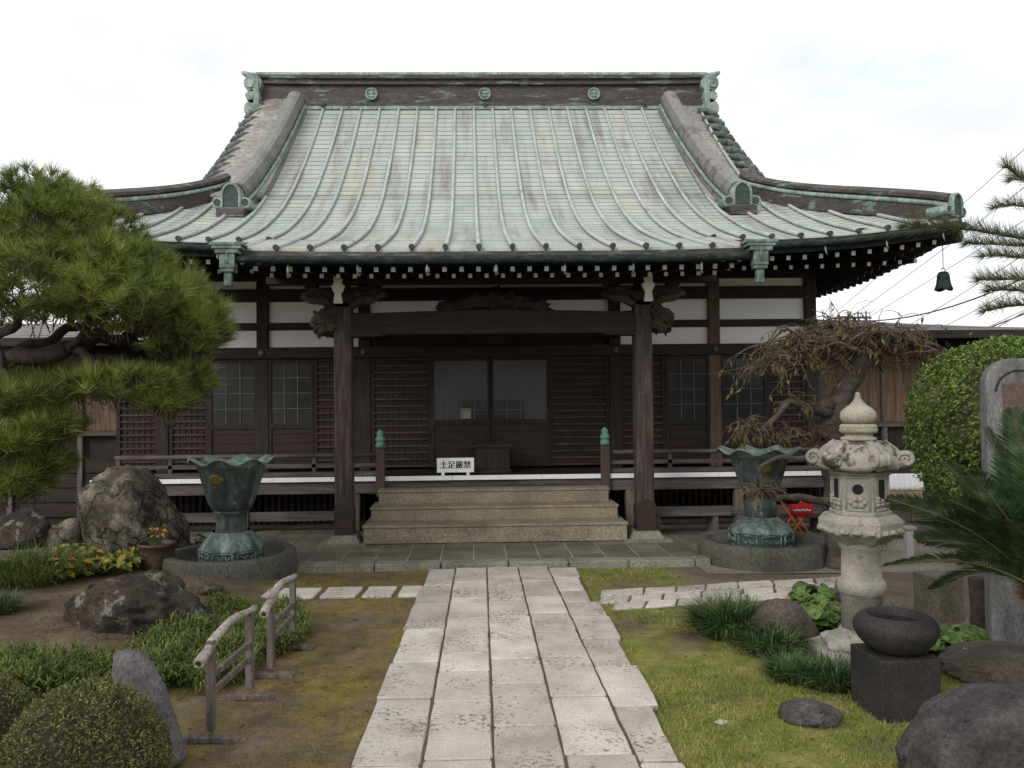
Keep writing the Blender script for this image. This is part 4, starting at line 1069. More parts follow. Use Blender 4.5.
# ------------------------------------------------------------------ bronze vases in round basins
def basin(c, r, h, label):
    m_ = MB()
    m_.lathe(c, [(r, -.05), (r * 1.005, h * .5), (r, h - .02), (r - .015, h), (r - .10, h), (r - .115, h - .02), (r - .12, .15), (.0001, .15)], 64, lambda rr, z, a, j: (rr + .006 * noise.noise(Vector((math.cos(a) * 3, math.sin(a) * 3, z * 4 + c[0]))), z), cap=False)
    o = m_.build('round_basin', BASIN, org=c)
    return tag(o, label, 'stone basin', 'round basins under the bronze vases')
cl = P(230.5, 545, 7.79); cr = P(761, 545, 8.13)
basin((cl.x, 7.79, 0), .62, .235, 'round concrete basin under the vase between the big rock and the steps')
basin((cr.x, 8.13, 0), .63, .225, 'mossy round concrete basin under the vase beside the red stool')
def vase(c, prof_, label):
    v = thing('bronze_vase', c, label, 'vase', 'lotus shaped bronze vases')
    s = .00205
    m_ = MB(); hb = prof_['hex']; fr_ = MB()
    m_.lathe(c, [(hb[0] * 1.0, 0), (hb[0] * 1.0, hb[1]), (hb[0] * .96, hb[1] + .012), (.0001, hb[1] + .012)], 8, smooth=False, ph=math.pi / 8)
    for k in range(8):                      # raised frames and scrolls on each side of the foot
        a = 2 * math.pi * k / 8 + math.pi / 4; ap = hb[0] * math.cos(math.pi / 8)
        d = Vector((math.cos(a), math.sin(a), 0)); t = Vector((-d.y, d.x, 0)); w = hb[0] * .30
        q = Vector(c) + d * (ap + .003)
        for zz in (.018, hb[1] - .018): fr_.tube([q - t * w + Vector((0, 0, zz)), q + t * w + Vector((0, 0, zz))], .010, 5)
        for sg_ in (-1, 1): fr_.tube([q + t * w * sg_ + Vector((0, 0, .018)), q + t * w * sg_ + Vector((0, 0, hb[1] - .018))], .010, 5)
        fr_.tube([q + t * w * .75 * (i / 12 - .5) * 2 + Vector((0, 0, hb[1] / 2 + .016 * math.sin(i * 1.1))) for i in range(13)], .007, 5)
    FT = m_.build('foot', CAPM, v, bevel=.004); fr_.lathe((c[0], c[1], c[2] + hb[1] - .012), [(hb[0] * 1.0, 0), (hb[0] * 1.02, .012), (hb[0] * 1.0, .026), (.24, .03)], 8, smooth=False, ph=math.pi / 8, cap=False); fr_.build('foot_relief', BRONZEL, FT)
    m_ = MB()
    m_.lathe((c[0], c[1], c[2] + hb[1] + .012), prof_['dome'], 48, lambda r, z, a, j: (r * (1 + .10 * abs(math.sin(8 * a)) * (1 - j * .2)), z - .012 * abs(math.sin(8 * a)) * (j == 0)), cap=False)
    m_.build('petal_dome', BRONZEL, v)
    m_ = MB(); m_.lathe(c, prof_['stem'], 40, cap=False); m_.build('stem', BRONZE, v)
    m_ = MB(); zt_ = prof_['body'][-1][1]; z0_ = prof_['body'][0][1]
    def bf(r, z, a, j):
        t = (z - z0_) / (zt_ - z0_)
        return r * (1 + .035 * t * math.cos(8 * a)), z
    m_.lathe(c, prof_['body'], 64, bf, cap=False)
    m_.build('body', BRONZE, v)
    m_ = MB(); rt_ = prof_['body'][-1][0]; lip = prof_['lip']
    def lf(r, z, a, j):
        t = min(1, max(0, (r - rt_) / (lip - rt_)))
        w = math.cos(8 * a)
        return rt_ + (r - rt_) * (1 + .10 * w) + .035 * rt_ * w * (1 - t), z + .030 * t * w
    m_.lathe(c, [(rt_, zt_), (rt_ + (lip - rt_) * .3, zt_ + .035), (rt_ + (lip - rt_) * .65, zt_ + .06), (lip * .97, zt_ + .062), (lip, zt_ + .045), (lip * .97, zt_ + .05), (rt_ + (lip - rt_) * .5, zt_ + .040), (rt_ * .94, zt_ - .02), (rt_ * .7, zt_ - .25), (.0001, zt_ - .3)], 128, lf, cap=False)
    m_.build('wavy_lip', BRONZEP, v)
    # gilt crest on the front
    a = prof_['gold']; zz = zt_ - .115
    r0 = float(np.interp(zz, [q[1] for q in prof_['body']], [q[0] for q in prof_['body']])) * 1.0
    d = Vector((math.sin(a), -math.cos(a), 0)); t = Vector((math.cos(a), math.sin(a), 0))
    def gp(u, v, o):
        z_ = zz + v; rb = float(np.interp(z_, [q_[1] for q_ in prof_['body']], [q_[0] for q_ in prof_['body']]))
        th = a - math.pi / 2 + u / rb; t_ = (z_ - z0_) / (zt_ - z0_); rb = rb * (1 + .035 * t_ * math.cos(8 * th)) + o
        return (c[0] + rb * math.cos(th), c[1] + rb * math.sin(th), c[2] + z_)
    m_ = MB(); n = 24
    ring = lambda k_, o: [gp(.075 * k_ * math.cos(2 * math.pi * i / n) * (1 + .07 * math.cos(10 * math.pi * i / n)), .055 * k_ * math.sin(2 * math.pi * i / n), o) for i in range(n)]
    m_.add(ring(1, -.004) + ring(.97, .005) + ring(.6, .007) + [gp(0, 0, .008)], [(k_ * n + i, k_ * n + (i + 1) % n, (k_ + 1) * n + (i + 1) % n, (k_ + 1) * n + i) for k_ in range(2) for i in range(n)] + [(2 * n + i, 2 * n + (i + 1) % n, 3 * n) for i in range(n)], True)
    m_.build('gilt_crest', GOLD, v)
vp = {'hex': (.30, .115), 'dome': [(.272, 0), (.262, .03), (.235, .07), (.205, .115), (.178, .15)],
      'stem': [(.150, .26), (.144, .30), (.143, .38), (.146, .44), (.165, .455), (.165, .475), (.15, .485)],
      'body': [(.15, .47), (.185, .49), (.22, .56), (.25, .66), (.28, .76), (.305, .86), (.315, .90)], 'lip': .405, 'gold': -.22}
vase((cl.x + .01, 7.79, .155), vp, 'dark bronze lotus vase on an octagonal foot left of the steps')
vp2 = {'hex': (.315, .15), 'dome': [(.295, 0), (.285, .02), (.245, .06), (.20, .10), (.155, .135)],
       'stem': [(.14, .28), (.155, .32), (.163, .38), (.155, .44), (.123, .475), (.133, .495)],
       'body': [(.122, .485), (.15, .52), (.19, .60), (.225, .69), (.255, .78), (.285, .875), (.298, .915)], 'lip': .42, 'gold': -.15}
vase((cr.x + .0, 8.13, .15), vp2, 'green streaked bronze lotus vase with a bulbous stem right of the steps')

# ------------------------------------------------------------------ rocks
ROCKS = []
def rock(c, s, seed, mat, label, amp=.28, fr=1.3, rz=0, fn=None, sub=5, name='rock', group=None, flat=.35):
    ROCKS.append((c, s, seed)); m_ = MB(); import bmesh
    bm = bmesh.new(); bmesh.ops.create_icosphere(bm, subdivisions=sub, radius=1)
    R_ = Matrix.Rotation(rz, 3, 'Z'); sv = Vector((seed * 5.31, seed * 2.17, seed * 9.7)); vs = []
    prn = random.Random(seed * 17 + 1); planes = []
    for _ in range(0 if seed == 31 else 5 if seed == 21 else 11):
        pn = Vector((prn.gauss(0, 1), prn.gauss(0, 1), prn.gauss(.2, .9))).normalized(); planes.append((pn, prn.uniform(.66, .90)))
    for v in bm.verts:
        p = v.co.copy(); q = p * fr + sv
        n1_ = noise.fractal(q, .9, 2.0, 4); n2_ = noise.cell(p * 2.2 * fr + sv)
        rdg = 1 - abs(noise.noise(p * 2.6 * fr + sv * 1.3)) * 2
        k_ = 1 + amp * n1_ * .8 + .06 * amp * n2_ * 2 - amp * .22 * max(0, rdg - .72) * 3.2
        p *= k_
        for pn, ph in planes:
            e = p.dot(pn) - ph
            if e > 0: p -= pn * e * .82
        p *= 1 + (.05 if seed != 31 else .015) * noise.fractal(p * 5 * fr + sv, .8, 2.1, 4)
        if p.z < -flat: p.z = -flat + (p.z + flat) * .25
        if fn: p = fn(p)
        p = R_ @ Vector((p.x * s[0], p.y * s[1], p.z * s[2]))
        vs.append((c[0] + p.x, c[1] + p.y, c[2] + p.z))
    fs = [tuple(v.index for v in f.verts) for f in bm.faces]; bm.free()
    m_.add(vs, fs, True)
    return tag(m_.build(name, mat, org=(c[0], c[1], min(v[2] for v in vs))), label, 'rock', group)
RG = 'rocks set in the garden'
g = G(132, 552, .1)
def bigfn(p):
    p.x += .22 * p.z * -1 * .6
    if p.x > .1: p.z -= (p.x - .1) * .55 * (1 if p.z > -.2 else 0)
    return p
rock((P(133, 500, 8.25).x, 8.25, .46), (.54, .44, .70), 4, ROCKT, 'tallest tan cracked rock left of the left bronze vase', .22, 1.5, 0, bigfn, group=RG)
rock((P(22, 515, 8.5).x, 8.5, .30), (.36, .3, .28), 9, ROCKD, 'dark lumpy rock behind the grassy clump at the left frame edge', group=RG, sub=4)
rock((P(72, 520, 8.6).x, 8.6, .24), (.26, .25, .26), 12, ROCKT, 'small brown rock touching the left foot of the tall cracked rock', group=RG, sub=4)
rock((P(172, 545, 8.7).x, 8.7, .22), (.24, .25, .30), 14, ROCKT, 'brown rock stub between the cracked rock and the left bronze vase', group=RG, sub=4)
g = GG(116, 634); rock((g.x, g.y + .32, g.z + .05), (.52, .40, .33), 21, ROCKD, 'low dark rock with pale lichen patches in front of the flowerpot', .36, 1.6, 0, lambda p: Vector((p.x, p.y, p.z - .16 * max(0, p.x))), group=RG)
g = GG(18, 612)
p0 = P(125, 668, 3.75); p1 = G(168, 790, 0)
def stand(p):
    p.z = math.copysign(abs(p.z) ** .75, p.z); p.x *= 1 + .35 * abs(p.z) ** 4; k_ = 1 + .25 * max(0, -p.z); return Vector((p.x * k_ - 1.0 * p.z, p.y, p.z))
rock(((P(148, 720, 3.7)).x, 3.72, .20), (.105, .13, .335), 31, VSTONE, 'upright greyish violet stone leaning beside the clipped round bush', .08, 1.1, 0, stand, group=RG)
g = GG(797, 650); rock((g.x, g.y + .22, g.z + .07), (.235, .22, .21), 41, ROCKB, 'rounded brown rock behind the dark grass clump', .14, 1.0, 0, group=RG)
g = GG(808, 604); rock((g.x, g.y + .1, g.z + .05), (.10, .10, .12), 43, ROCKG, 'small grey rock at the end of the pale branch path', .12, 1.0, 0, group=RG, sub=4)
g = GG(847, 622); rock((g.x, g.y + .08, g.z + .1), (.05, .08, .22), 45, ROCKD, 'thin dark upright rock against the lantern shaft', .15, 1.0, 0, group=RG, sub=4)
g = GG(817, 727); rock((g.x, g.y + .09, g.z + .02), (.155, .13, .085), 47, ROCKG, 'flat grey stone lying alone on the lawn', .12, 1.1, -.35, group=RG, sub=4, flat=.2)
rock((P(1008, 760, 3.25).x, 3.25, .15), (.42, .36, .33), 53, ROCKG, 'largest grey boulder at the lower right corner', .17, 1.0, 0, lambda p: Vector((p.x, p.y, p.z - .10 * max(0, -p.x))), group=RG)
rock((P(1003, 676, 4.55).x, 4.55, .09), (.33, .34, .13), 57, ROCKB, 'flat brown slab of rock under the stone monument', .2, 1.5, 0, group=RG, flat=.5)
g = GG(947, 668); rock((g.x, g.y, g.z + .03), (.06, .06, .055), 59, ROCKB, 'small pale stone beside the dark block', .2, 1.2, 0, group=RG, sub=3)
g = GG(722, 722); rock((g.x, g.y, g.z + .0), (.04, .035, .012), 61, STONEL, 'tiny whitish stone sunk in the lawn', .3, 1.5, 0, group=RG, sub=3)
g = GG(206, 592); rock((g.x, g.y, g.z + .02), (.17, .12, .07), 63, ROCKT, 'flat brown stone behind the leafy ground cover', .2, 1.2, 0, group=RG, sub=4)
g = GG(20, 575); rock((g.x, g.y, g.z + .03), (.25, .18, .12), 65, ROCKD, 'low dark rock under the left grassy clump', .2, 1.2, 0, group=RG, sub=4)

# ------------------------------------------------------------------ log barriers
def barrier(f0, f1, zt0, zt1, label, seed):
    f0 = Vector((f0.x, f0.y, 0)); f1 = Vector((f1.x, f1.y, 0))
    t = thing('log_barrier', (f0 + f1) / 2, label, 'barrier', 'low log barriers beside the path')
    d = (f1 - f0).normalized(); r = Vector((d.y, -d.x, 0))
    for f, zt in ((f0, zt0), (f1, zt1)):
        m_ = MB(); m_.box(f + Vector((0, 0, .028 + .02 + zt / 2)), (.040, .044, zt - .02), rz=math.atan2(r.y, r.x)); m_.build('post', WOODG, t, bevel=.005)
        m_ = MB(); R2 = math.atan2(r.y, r.x)
        pts = [(-.135, 0), (-.135, .016), (-.118, .036), (.118, .036), (.135, .016), (.135, 0), (.075, 0), (.065, .008), (-.065, .008), (-.075, 0)]
        m_.prism(pts, lambda u, v, sd: f + r * u + d * (.028 if sd else -.028) + Vector((0, 0, v - .002))); m_.build('foot', WOODG, t, bevel=.004)
    for h in (.52, .70):
        m_ = MB(); a = f0 + Vector((0, 0, zt0 * h)) + d * .028; b = f1 + Vector((0, 0, zt1 * h)) - d * .028
        c_ = (a + b) / 2; m_.box(c_, ((b - a).length, .022, .034), rz=math.atan2(d.y, d.x), ry=-math.atan2((b - a).z, (Vector((b.x - a.x, b.y - a.y, 0))).length)); m_.build('rail', WOODG, t, bevel=.004)
    rr = random.Random(seed); L_ = (f1 - f0).length
    m_ = MB(); pts = []; rs = []
    for i in range(15):
        s = -.14 + (L_ + .22) * i / 14
        f = s / L_
        z = zt0 + (zt1 - zt0) * f + .045 - .10 * max(0, .35 - f) ** 1.5 * 1.6 + .022 * math.sin(min(1, max(0, f)) * math.pi)
        pts.append(f0 + d * s + r * .006 * rr.uniform(-1, 1) + Vector((0, 0, z))); rs.append(.027 - .008 * i / 14 + rr.uniform(-.002, .002))
    m_.m = 0; m_.tube(pts, rs, 14, squash=.9)
    e = pts[0]; td = (pts[1] - pts[0]).normalized()
    m_.m = 1; m_.tube([e - td * .0015, e + td * .004], [.014, .014], 12)
    m_.build('log_rail', [LOGM, M('hollow_log_end', [(.02, .012, .009), (.06, .03, .02)], 30, .9)], t)
barrier(GG(211, 742), GG(250, 699), .455, .445, 'nearer log topped barrier on two splayed feet', 3)
barrier(GG(271, 677), GG(293, 650), .445, .43, 'farther log topped barrier behind the nearer one', 8)

# ------------------------------------------------------------------ stone lantern
lp = GG(860, 655); lx, ly = P(861, 560, 5.05).x, 5.05
def zpx(py): return P(861, py, ly).z
lt = thing('stone_lantern', (lx, ly, 0), 'weathered hexagonal stone lantern with a curled roof and onion finial', 'lantern')
def hexf(m_, prof_, ph=math.pi / 6, n=6, c=None, smooth=False):
    m_.lathe(c or (lx, ly, 0), prof_, n, smooth=smooth, ph=ph); return m_
zA, zB, zC, zD, zE = zpx(540), zpx(513), zpx(470), zpx(438), zpx(392)
m_ = MB(); hexf(m_, [(.36, -.1), (.36, .055), (.345, .07), (.0001, .07)]); m_.build('ground_slab', STONEM, lt, bevel=.012)
m_ = MB()
def lot(r, z, a, j): return r * (1 + (.05 * abs(math.sin(6 * a)) if j in (1, 2, 3) else 0)), z
m_.lathe((lx, ly, .07), [(.21, 0), (.222, .025), (.21, .05), (.175, .07), (.15, .085), (.13, .12)], 48, lot)
for k in range(6):
    a = math.pi / 3 * k + .3; blob(m_, (lx + .205 * math.cos(a), ly + .205 * math.sin(a), .09), (.055, .055, .04), k, .2, 2, 3)
m_.build('lotus_base', STONEM, lt)
zr_ = zpx(586)
m_ = MB(); m_.lathe((lx, ly, 0), [(.124, .15), (.122, zr_ - .05), (.130, zr_ - .045), (.142, zr_ - .028), (.146, zr_), (.142, zr_ + .028), (.130, zr_ + .045), (.120, zr_ + .05), (.116, zA - .06), (.130, zA - .045), (.134, zA - .02), (.130, zA)], 40); m_.build('shaft', STONEM, lt)
m_ = MB(); hexf(m_, [(.13, zA - .03), (.165, zA), (.225, zA + .045)]); hexf(m_, [(.235, zA + .045), (.25, zA + .06), (.25, zB - .045), (.24, zB - .03), (.21, zB), (.0001, zB)])
for k in range(6):
    for q in (-.075, 0, .075):
        a = math.pi / 3 * k + math.pi / 6 + math.pi / 6; d = Vector((math.cos(a), math.sin(a), 0)); t = Vector((-d.y, d.x, 0))
        blob(m_, Vector((lx, ly, zA + .075)) + d * .208 + t * q, (.035, .035, .02), k + q * 10, .3, 2, 3)
m_.build('platform', STONEM, lt, bevel=.008)
m_ = MB(); rF = .172; FH = zC - zB
fb = lambda a_, u, z, o=0: Vector((lx, ly, z)) + Vector((math.cos(a_), math.sin(a_), 0)) * (rF * math.cos(math.pi / 6) + o) + Vector((-math.sin(a_), math.cos(a_), 0)) * u
hexf(m_, [(.172, zB), (.172, zC), (.0001, zC)])
hexf(m_, [(.183, zB), (.183, zB + .025), (.0001, zB + .025)])
hexf(m_, [(.183, zC - .025), (.183, zC), (.0001, zC)])
FB = m_.build('fire_box', STONEM, lt, bevel=.004)
HOLE = M('dark_opening', [(.01, .009, .008)], 5, .95)
ang0 = math.pi / 6 + math.pi / 6
for k in range(6):
    a_ = ang0 + math.pi / 3 * k
    m_ = MB(); w = .068
    for zz in (zB + .035, zC - .035): m_.tube([fb(a_, -w, zz, .002), fb(a_, w, zz, .002)], .007, 5)
    for sg_ in (-1, 1): m_.tube([fb(a_, w * sg_, zB + .035, .002), fb(a_, w * sg_, zC - .035, .002)], .007, 5)
    if k % 2 == 1:
        for q in range(6): blob(m_, fb(a_, .035 * math.cos(q * 1.05), zB + .085 + .022 * math.sin(q * 1.05), 0), (.022, .022, .02), q + k, .2, 2, 2)
    else:
        for q in range(7): blob(m_, fb(a_, .05 * (q % 3 - 1), zB + .07 + .02 * (q // 3), 0), (.022, .02, .015), q + k, .3, 2, 2)
    m_.build('carved_frame', STONEM, FB)
    m_ = MB()
    if k % 2 == 1:
        c0 = fb(a_, 0, zB + .165, .001); d = Vector((math.cos(a_), math.sin(a_), 0))
        m_.tube([c0 - d * .01, c0 + d * .003], .032, 16)
    else:
        c0 = fb(a_, 0, (zB + zC) / 2 + .02, 0)
        m_.box(c0, (.006, .055, .13), rz=a_)
    m_.build('opening', HOLE, FB)
m_ = MB()
def roof_s(u, v):
    return None
nA = 72
def kasa(r, z, a, j):
    c6 = math.cos(6 * (a - ang0 + math.pi / 6)) ; t = r / .30
    ridge = max(0, c6) ** 3
    return r * (1 + .10 * ridge * t) , z + .020 * ridge * t
m_.lathe((lx, ly, 0), [(.10, zC), (.205, zC), (.24, zC + .012), (.25, zC + .03), (.243, zC + .055), (.225, zC + .082), (.20, zC + .11), (.172, zC + .14), (.148, zC + .165), (.122, zC + .182), (.0001, zC + .187)], nA, kasa, cap=False)
for k in range(6):
    a = ang0 - math.pi / 6 + math.pi / 3 * k; d = Vector((math.cos(a), math.sin(a), 0)); t = Vector((-d.y, d.x, 0))
    C0 = Vector((lx, ly, zC + .075)) + d * .268
    m_.tube([Vector((lx, ly, zC + .175)) + d * .13, Vector((lx, ly, zC + .125)) + d * .19, Vector((lx, ly, zC + .07)) + d * .23, C0 + Vector((0, 0, -.045)) + d * .0], [.030, .036, .040, .030], 10)
    scroll(m_, C0, .047, .07, t, 1.5, .36, s=1)
KS = m_.build('lantern_roof', STONEK, lt)
zq0 = zC + .185; ks = (zE - zq0) / .365
m_ = MB()
def fin(prof_, n=36, fn=None): m_.lathe((lx, ly, zq0), [(r_ * .93, z_ * ks) for r_, z_ in prof_], n, fn)
fin([(.10, 0), (.115, .01), (.115, .025), (.09, .035), (.09, .06)])
fin([(.09, .055), (.112, .065), (.118, .085), (.112, .105), (.115, .11), (.108, .125), (.085, .13)], 48, lambda r, z, a, j: (r * (1 + .06 * abs(math.sin(7 * a)) * (1 if 0 < j < 5 else 0)), z))
fin([(.07, .125), (.105, .145), (.118, .18), (.112, .215), (.088, .245), (.055, .27), (.03, .30), (.018, .33), (.013, .36), (.0001, .365)])
m_.build('onion_finial', STONEY, lt)

# ------------------------------------------------------------------ block and water bowl
b0 = GG(882, 724)
blk = MB(); ang = .05
cbx, cby = b0.x + .155, b0.y + .165
z0b = b0.z
blk.box((cbx, cby, z0b - .05 + .181), (.315, .31, .362), rz=ang)
bt = z0b + .312
tag(blk.build('stone_block', DARKST, org=(cbx, cby, z0b), bevel=.008), 'dark square cut stone block carrying the round water bowl', 'block')
m_ = MB(); bx_, by_ = P(896, 640, cby + .0).x, cby
m_.lathe((bx_, by_, bt), [(.10, 0), (.142, .02), (.184, .065), (.206, .11), (.209, .135), (.20, .162), (.176, .185), (.157, .195), (.142, .195), (.132, .186), (.125, .15), (.11, .10), (.0001, .095)], 56, lambda r, z, a, j: (r * (1 + .02 * noise.noise(Vector((math.cos(a), math.sin(a), z * 4)))), z), cap=False)
m_.m = 1; m_.lathe((bx_, by_, bt), [(.125, .155), (.0001, .156)], 32, cap=False)
tag(m_.build('water_bowl', [DARKST, M('still_water', [(.012, .014, .012)], 2, .05, spec=.6)], org=(bx_, by_, bt)), 'round squat dark stone bowl on the square block', 'water bowl')

# ------------------------------------------------------------------ monument, posts, box, wall
mg = P(982, 640, 4.85)
MONF = M('grey_streaked_stone', [(.085, .085, .085), (.145, .142, .14), (.20, .195, .19)], 4, .85, .25, 40, (2.5, 2.5, .5), spots=((.16, .20, .17), 7, .63), fine=70)
MONP = M('brown_polished_panel', [(.085, .052, .043), (.105, .066, .054)], 3, .5, .1, 50, fine=60)
zt = P(1000, 358, 4.85).z; W_ = 1.25; x0 = mg.x
mo = thing('stone_monument', (x0 + W_ / 2, 4.92, .08), 'grey round cornered stone monument with a brown inset panel at the right edge', 'monument')
def rr_(x0, x1, z0, z1, r):
    pts = [(x0, z0), (x1, z0), (x1, z1 - r)] + [(x1 - r + r * math.sin(a), z1 - r + r * math.cos(a)) for a in [math.pi / 2 * (1 - i / 8) for i in range(9)]][1:] + [(x0 + r - r * math.sin(a), z1 - r + r * math.cos(a)) for a in [math.pi / 2 * i / 8 for i in range(9)]][1:]
    return pts
m_ = MB()
po = rr_(x0, x0 + W_, .06, zt, .16); pi_ = rr_(x0 + .085, x0 + W_ - .085, .75, zt - .115, .10)
m_.prism(po, lambda u, v, sd: (u, 4.85 if sd == 0 else 5.03, v)); m_.build('slab', MONF, mo, bevel=.014)
pr = rr_(x0 + .055, x0 + W_ - .055, .65, zt - .075, .13)
m_ = MB(); m_.tube([(u, 4.847, v) for u, v in pr], .006, 6); m_.build('groove', DARKST, mo)
m_ = MB(); m_.bb((x0 + .09, 4.842, .82), (x0 + W_ - .10, 4.86, zt - .155)); m_.build('inset_panel', MONP, mo, bevel=.003)
mo.rotation_euler = (0, 0, rad(-22)); cc_ = P(989, 640, 4.95); mo.location = (cc_.x + W_ / 2 * math.cos(rad(22)) + .02, 4.92 - W_ / 2 * math.sin(rad(22)) + .06, .08)

q = GG(950, 623); m_ = MB(); m_.box((q.x, q.y + .14, .16), (.20, .26, .42), rz=.15); tag(m_.build('stone_box_post', M('brown_concrete_post', [(.09, .075, .06), (.14, .12, .10)], 4, .9, .3, 50, fine=60), org=(q.x, q.y + .14, 0), bevel=.01), 'square brown concrete stub left of the wooden post', 'concrete stub')
q = GG(978, 628); m_ = MB(); m_.tube([(q.x, q.y, -.05), (q.x + .01, q.y, .16), (q.x - .005, q.y, .40)], [.055, .052, .05], 12); tag(m_.build('wooden_post', BARK, org=(q.x, q.y, 0)), 'short round wooden post between the concrete stub and monument', 'post')
wl = thing('stone_curb_wall', (P(930, 545, 8.6).x, 8.6, 0), 'low weathered stone block wall behind the lantern shaft', 'wall')
a, b = P(882, 540, 8.6).x, P(1010, 540, 8.6).x; z0_, z1_ = .0, P(920, 527, 8.6).z
m_ = MB(); m_.bb((a, 8.5, -.02), (b, 8.8, z1_ - .09)); m_.build('lower_course', KERB, wl, bevel=.015)
m_ = MB(); m_.bb((a - .03, 8.46, z1_ - .088), (b, 8.84, z1_)); m_.build('cap_stone', ROCKB, wl, bevel=.02)
q = P(909, 545, 7.9); m_ = MB(); m_.bb((q.x - .035, 7.87, 0), (q.x + .035, 7.94, .33)); m_.bb((q.x - .055, 7.85, .33), (q.x + .055, 7.96, .36)); tag(m_.build('short_pillar', M('pale_grey_pillar', [(.22, .22, .22), (.32, .32, .32)], 6, .6), org=(q.x, 7.9, 0), bevel=.004), 'short pale grey pillar before the low stone wall', 'pillar')
a, b = P(858, 483, 9.5), P(925, 483, 9.5)
ws = thing('white_sheet_panel', ((a.x + b.x) / 2, 9.5, .07), 'white ribbed sheet leaning low behind the stone lantern', 'panel')
m_ = MB(); n = 26; zlo, zhi = P(900, 490, 9.5).z, P(900, 474, 9.5).z
m_.grid(n * 2, 4, lambda u, v: (a.x + (b.x - a.x) * u, 9.5 + .012 * math.cos(u * n * math.pi) + .06 * v, zlo + (zhi - zlo) * v)); m_.build('ribbed_sheet', WHITEP, ws, solid=.004)
for xx in (a.x + .1, b.x - .1): m_ = MB(); m_.bb((xx - .02, 9.58, .07), (xx + .02, 9.62, zhi - .02)); m_.build('leg', CEDAR, ws)
m_ = MB(); m_.bb((a.x + .02, 9.52, .40), (b.x - .02, 9.56, .55)); m_.build('tan_board', M('tan_board', [(.34, .22, .12), (.45, .31, .19)], 4, .8), ws)

# ------------------------------------------------------------------ side buildings
SIDEROOF = M('brown_metal_sheet', [(.10, .085, .078), (.15, .13, .12), (.20, .18, .17)], 1.6, .5, .1, 12, (.6, 2, 2), fine=12)
def corridor(s, xw, yw, xe, label):
    c = thing('side_building', ((xw + xe) / 2, yw, 0), label, 'building')
    lo, hi = min(xw, xe), max(xw, xe)
    ze = P(900, 331, yw - .9).z
    m_ = MB(); m_.bb((lo, yw + .04, 0), (hi, yw + 3.6, ze + .05)); m_.build('wall', WOOD, c)
    x = lo; i = 0
    zb0, zb1 = P(60, 431, yw).z, P(60, 362, yw).z
    m_ = MB(); rr = random.Random(4)
    w = .19
    while x < hi - .01:
        a_, b_ = x, min(hi, x + w); m_.bb((a_ + .003, yw + rr.uniform(-.006, .006), zb0), (b_ - .003, yw + .03, zb1)); x += w
    m_.build('board_cladding', CEDAR, c)
    x = lo
    while x < hi + .01:
        m_ = MB(); m_.bb((x - .035, yw - .05, 0), (x + .035, yw - .012, ze)); m_.build('wall_post', WOODG, c); x += .95 if True else 0
    m_ = MB(); m_.bb((lo, yw - .07, zb0 - .07), (hi, yw - .013, zb0 - .005)); m_.bb((lo, yw - .06, zb1 + .005), (hi, yw - .013, zb1 + .10)); m_.build('sill_beam', WOODGH, c)
    m_ = MB()
    for k in range(4):
        z = .12 + k * .20; m_.bb((lo, yw - .012, z), (hi, yw + .02, z + .185))
    m_.build('lower_boards', WOODH, c)
    # roof sheet, slightly sloping up to the rear, with shallow seams
    z2 = P(860, 318, yw + 1.9).z
    m_ = MB(); lo2, hi2 = (lo - .35, hi) if s > 0 else (lo, hi + .35)
    fk = lambda x: max(.05, .95 - .42 * (x - 5.9) / 3.5) if s > 0 else 1.0
    m_.grid(60, 6, lambda u, v: (lo2 + (hi2 - lo2) * u, yw - .9 + 3.1 * v, ze + (z2 - ze) * v * 1.1 * fk(lo2 + (hi2 - lo2) * u)), False)
    RF = m_.build('roof', SIDEROOF, c, solid=.05)
    m_ = MB()
    for k in range(9): 
        f = k / 9 + .02; m_.tube([(lo2 + (hi2 - lo2) * q / 30, yw - .9 + 3.1 * f, ze + (z2 - ze) * f * 1.1 * fk(lo2 + (hi2 - lo2) * q / 30)) for q in range(31)], .012, 5)
    m_.build('roof_seam', SIDEROOF, RF)
    m_ = MB(); m_.bb((lo2, yw - .93, ze - .10), (hi2, yw - .885, ze + .005)); m_.build('fascia', WOODH, RF)
    m_ = MB()
    for k in range(int((hi - lo) / .3)): m_.bb((lo + .1 + k * .3, yw - .88, ze - .10), (lo + .15 + k * .3, yw, ze - .052))
    m_.build('eave_rafters', WOOD, c)
corridor(1, P(818, 400, 11.5).x, 11.5, 13.0, 'low brown boarded wing right of the hall with a dark sheet roof')
corridor(-1, P(126, 400, 11.2).x, 11.2, -13.0, 'low brown boarded wing left of the hall behind the pine')
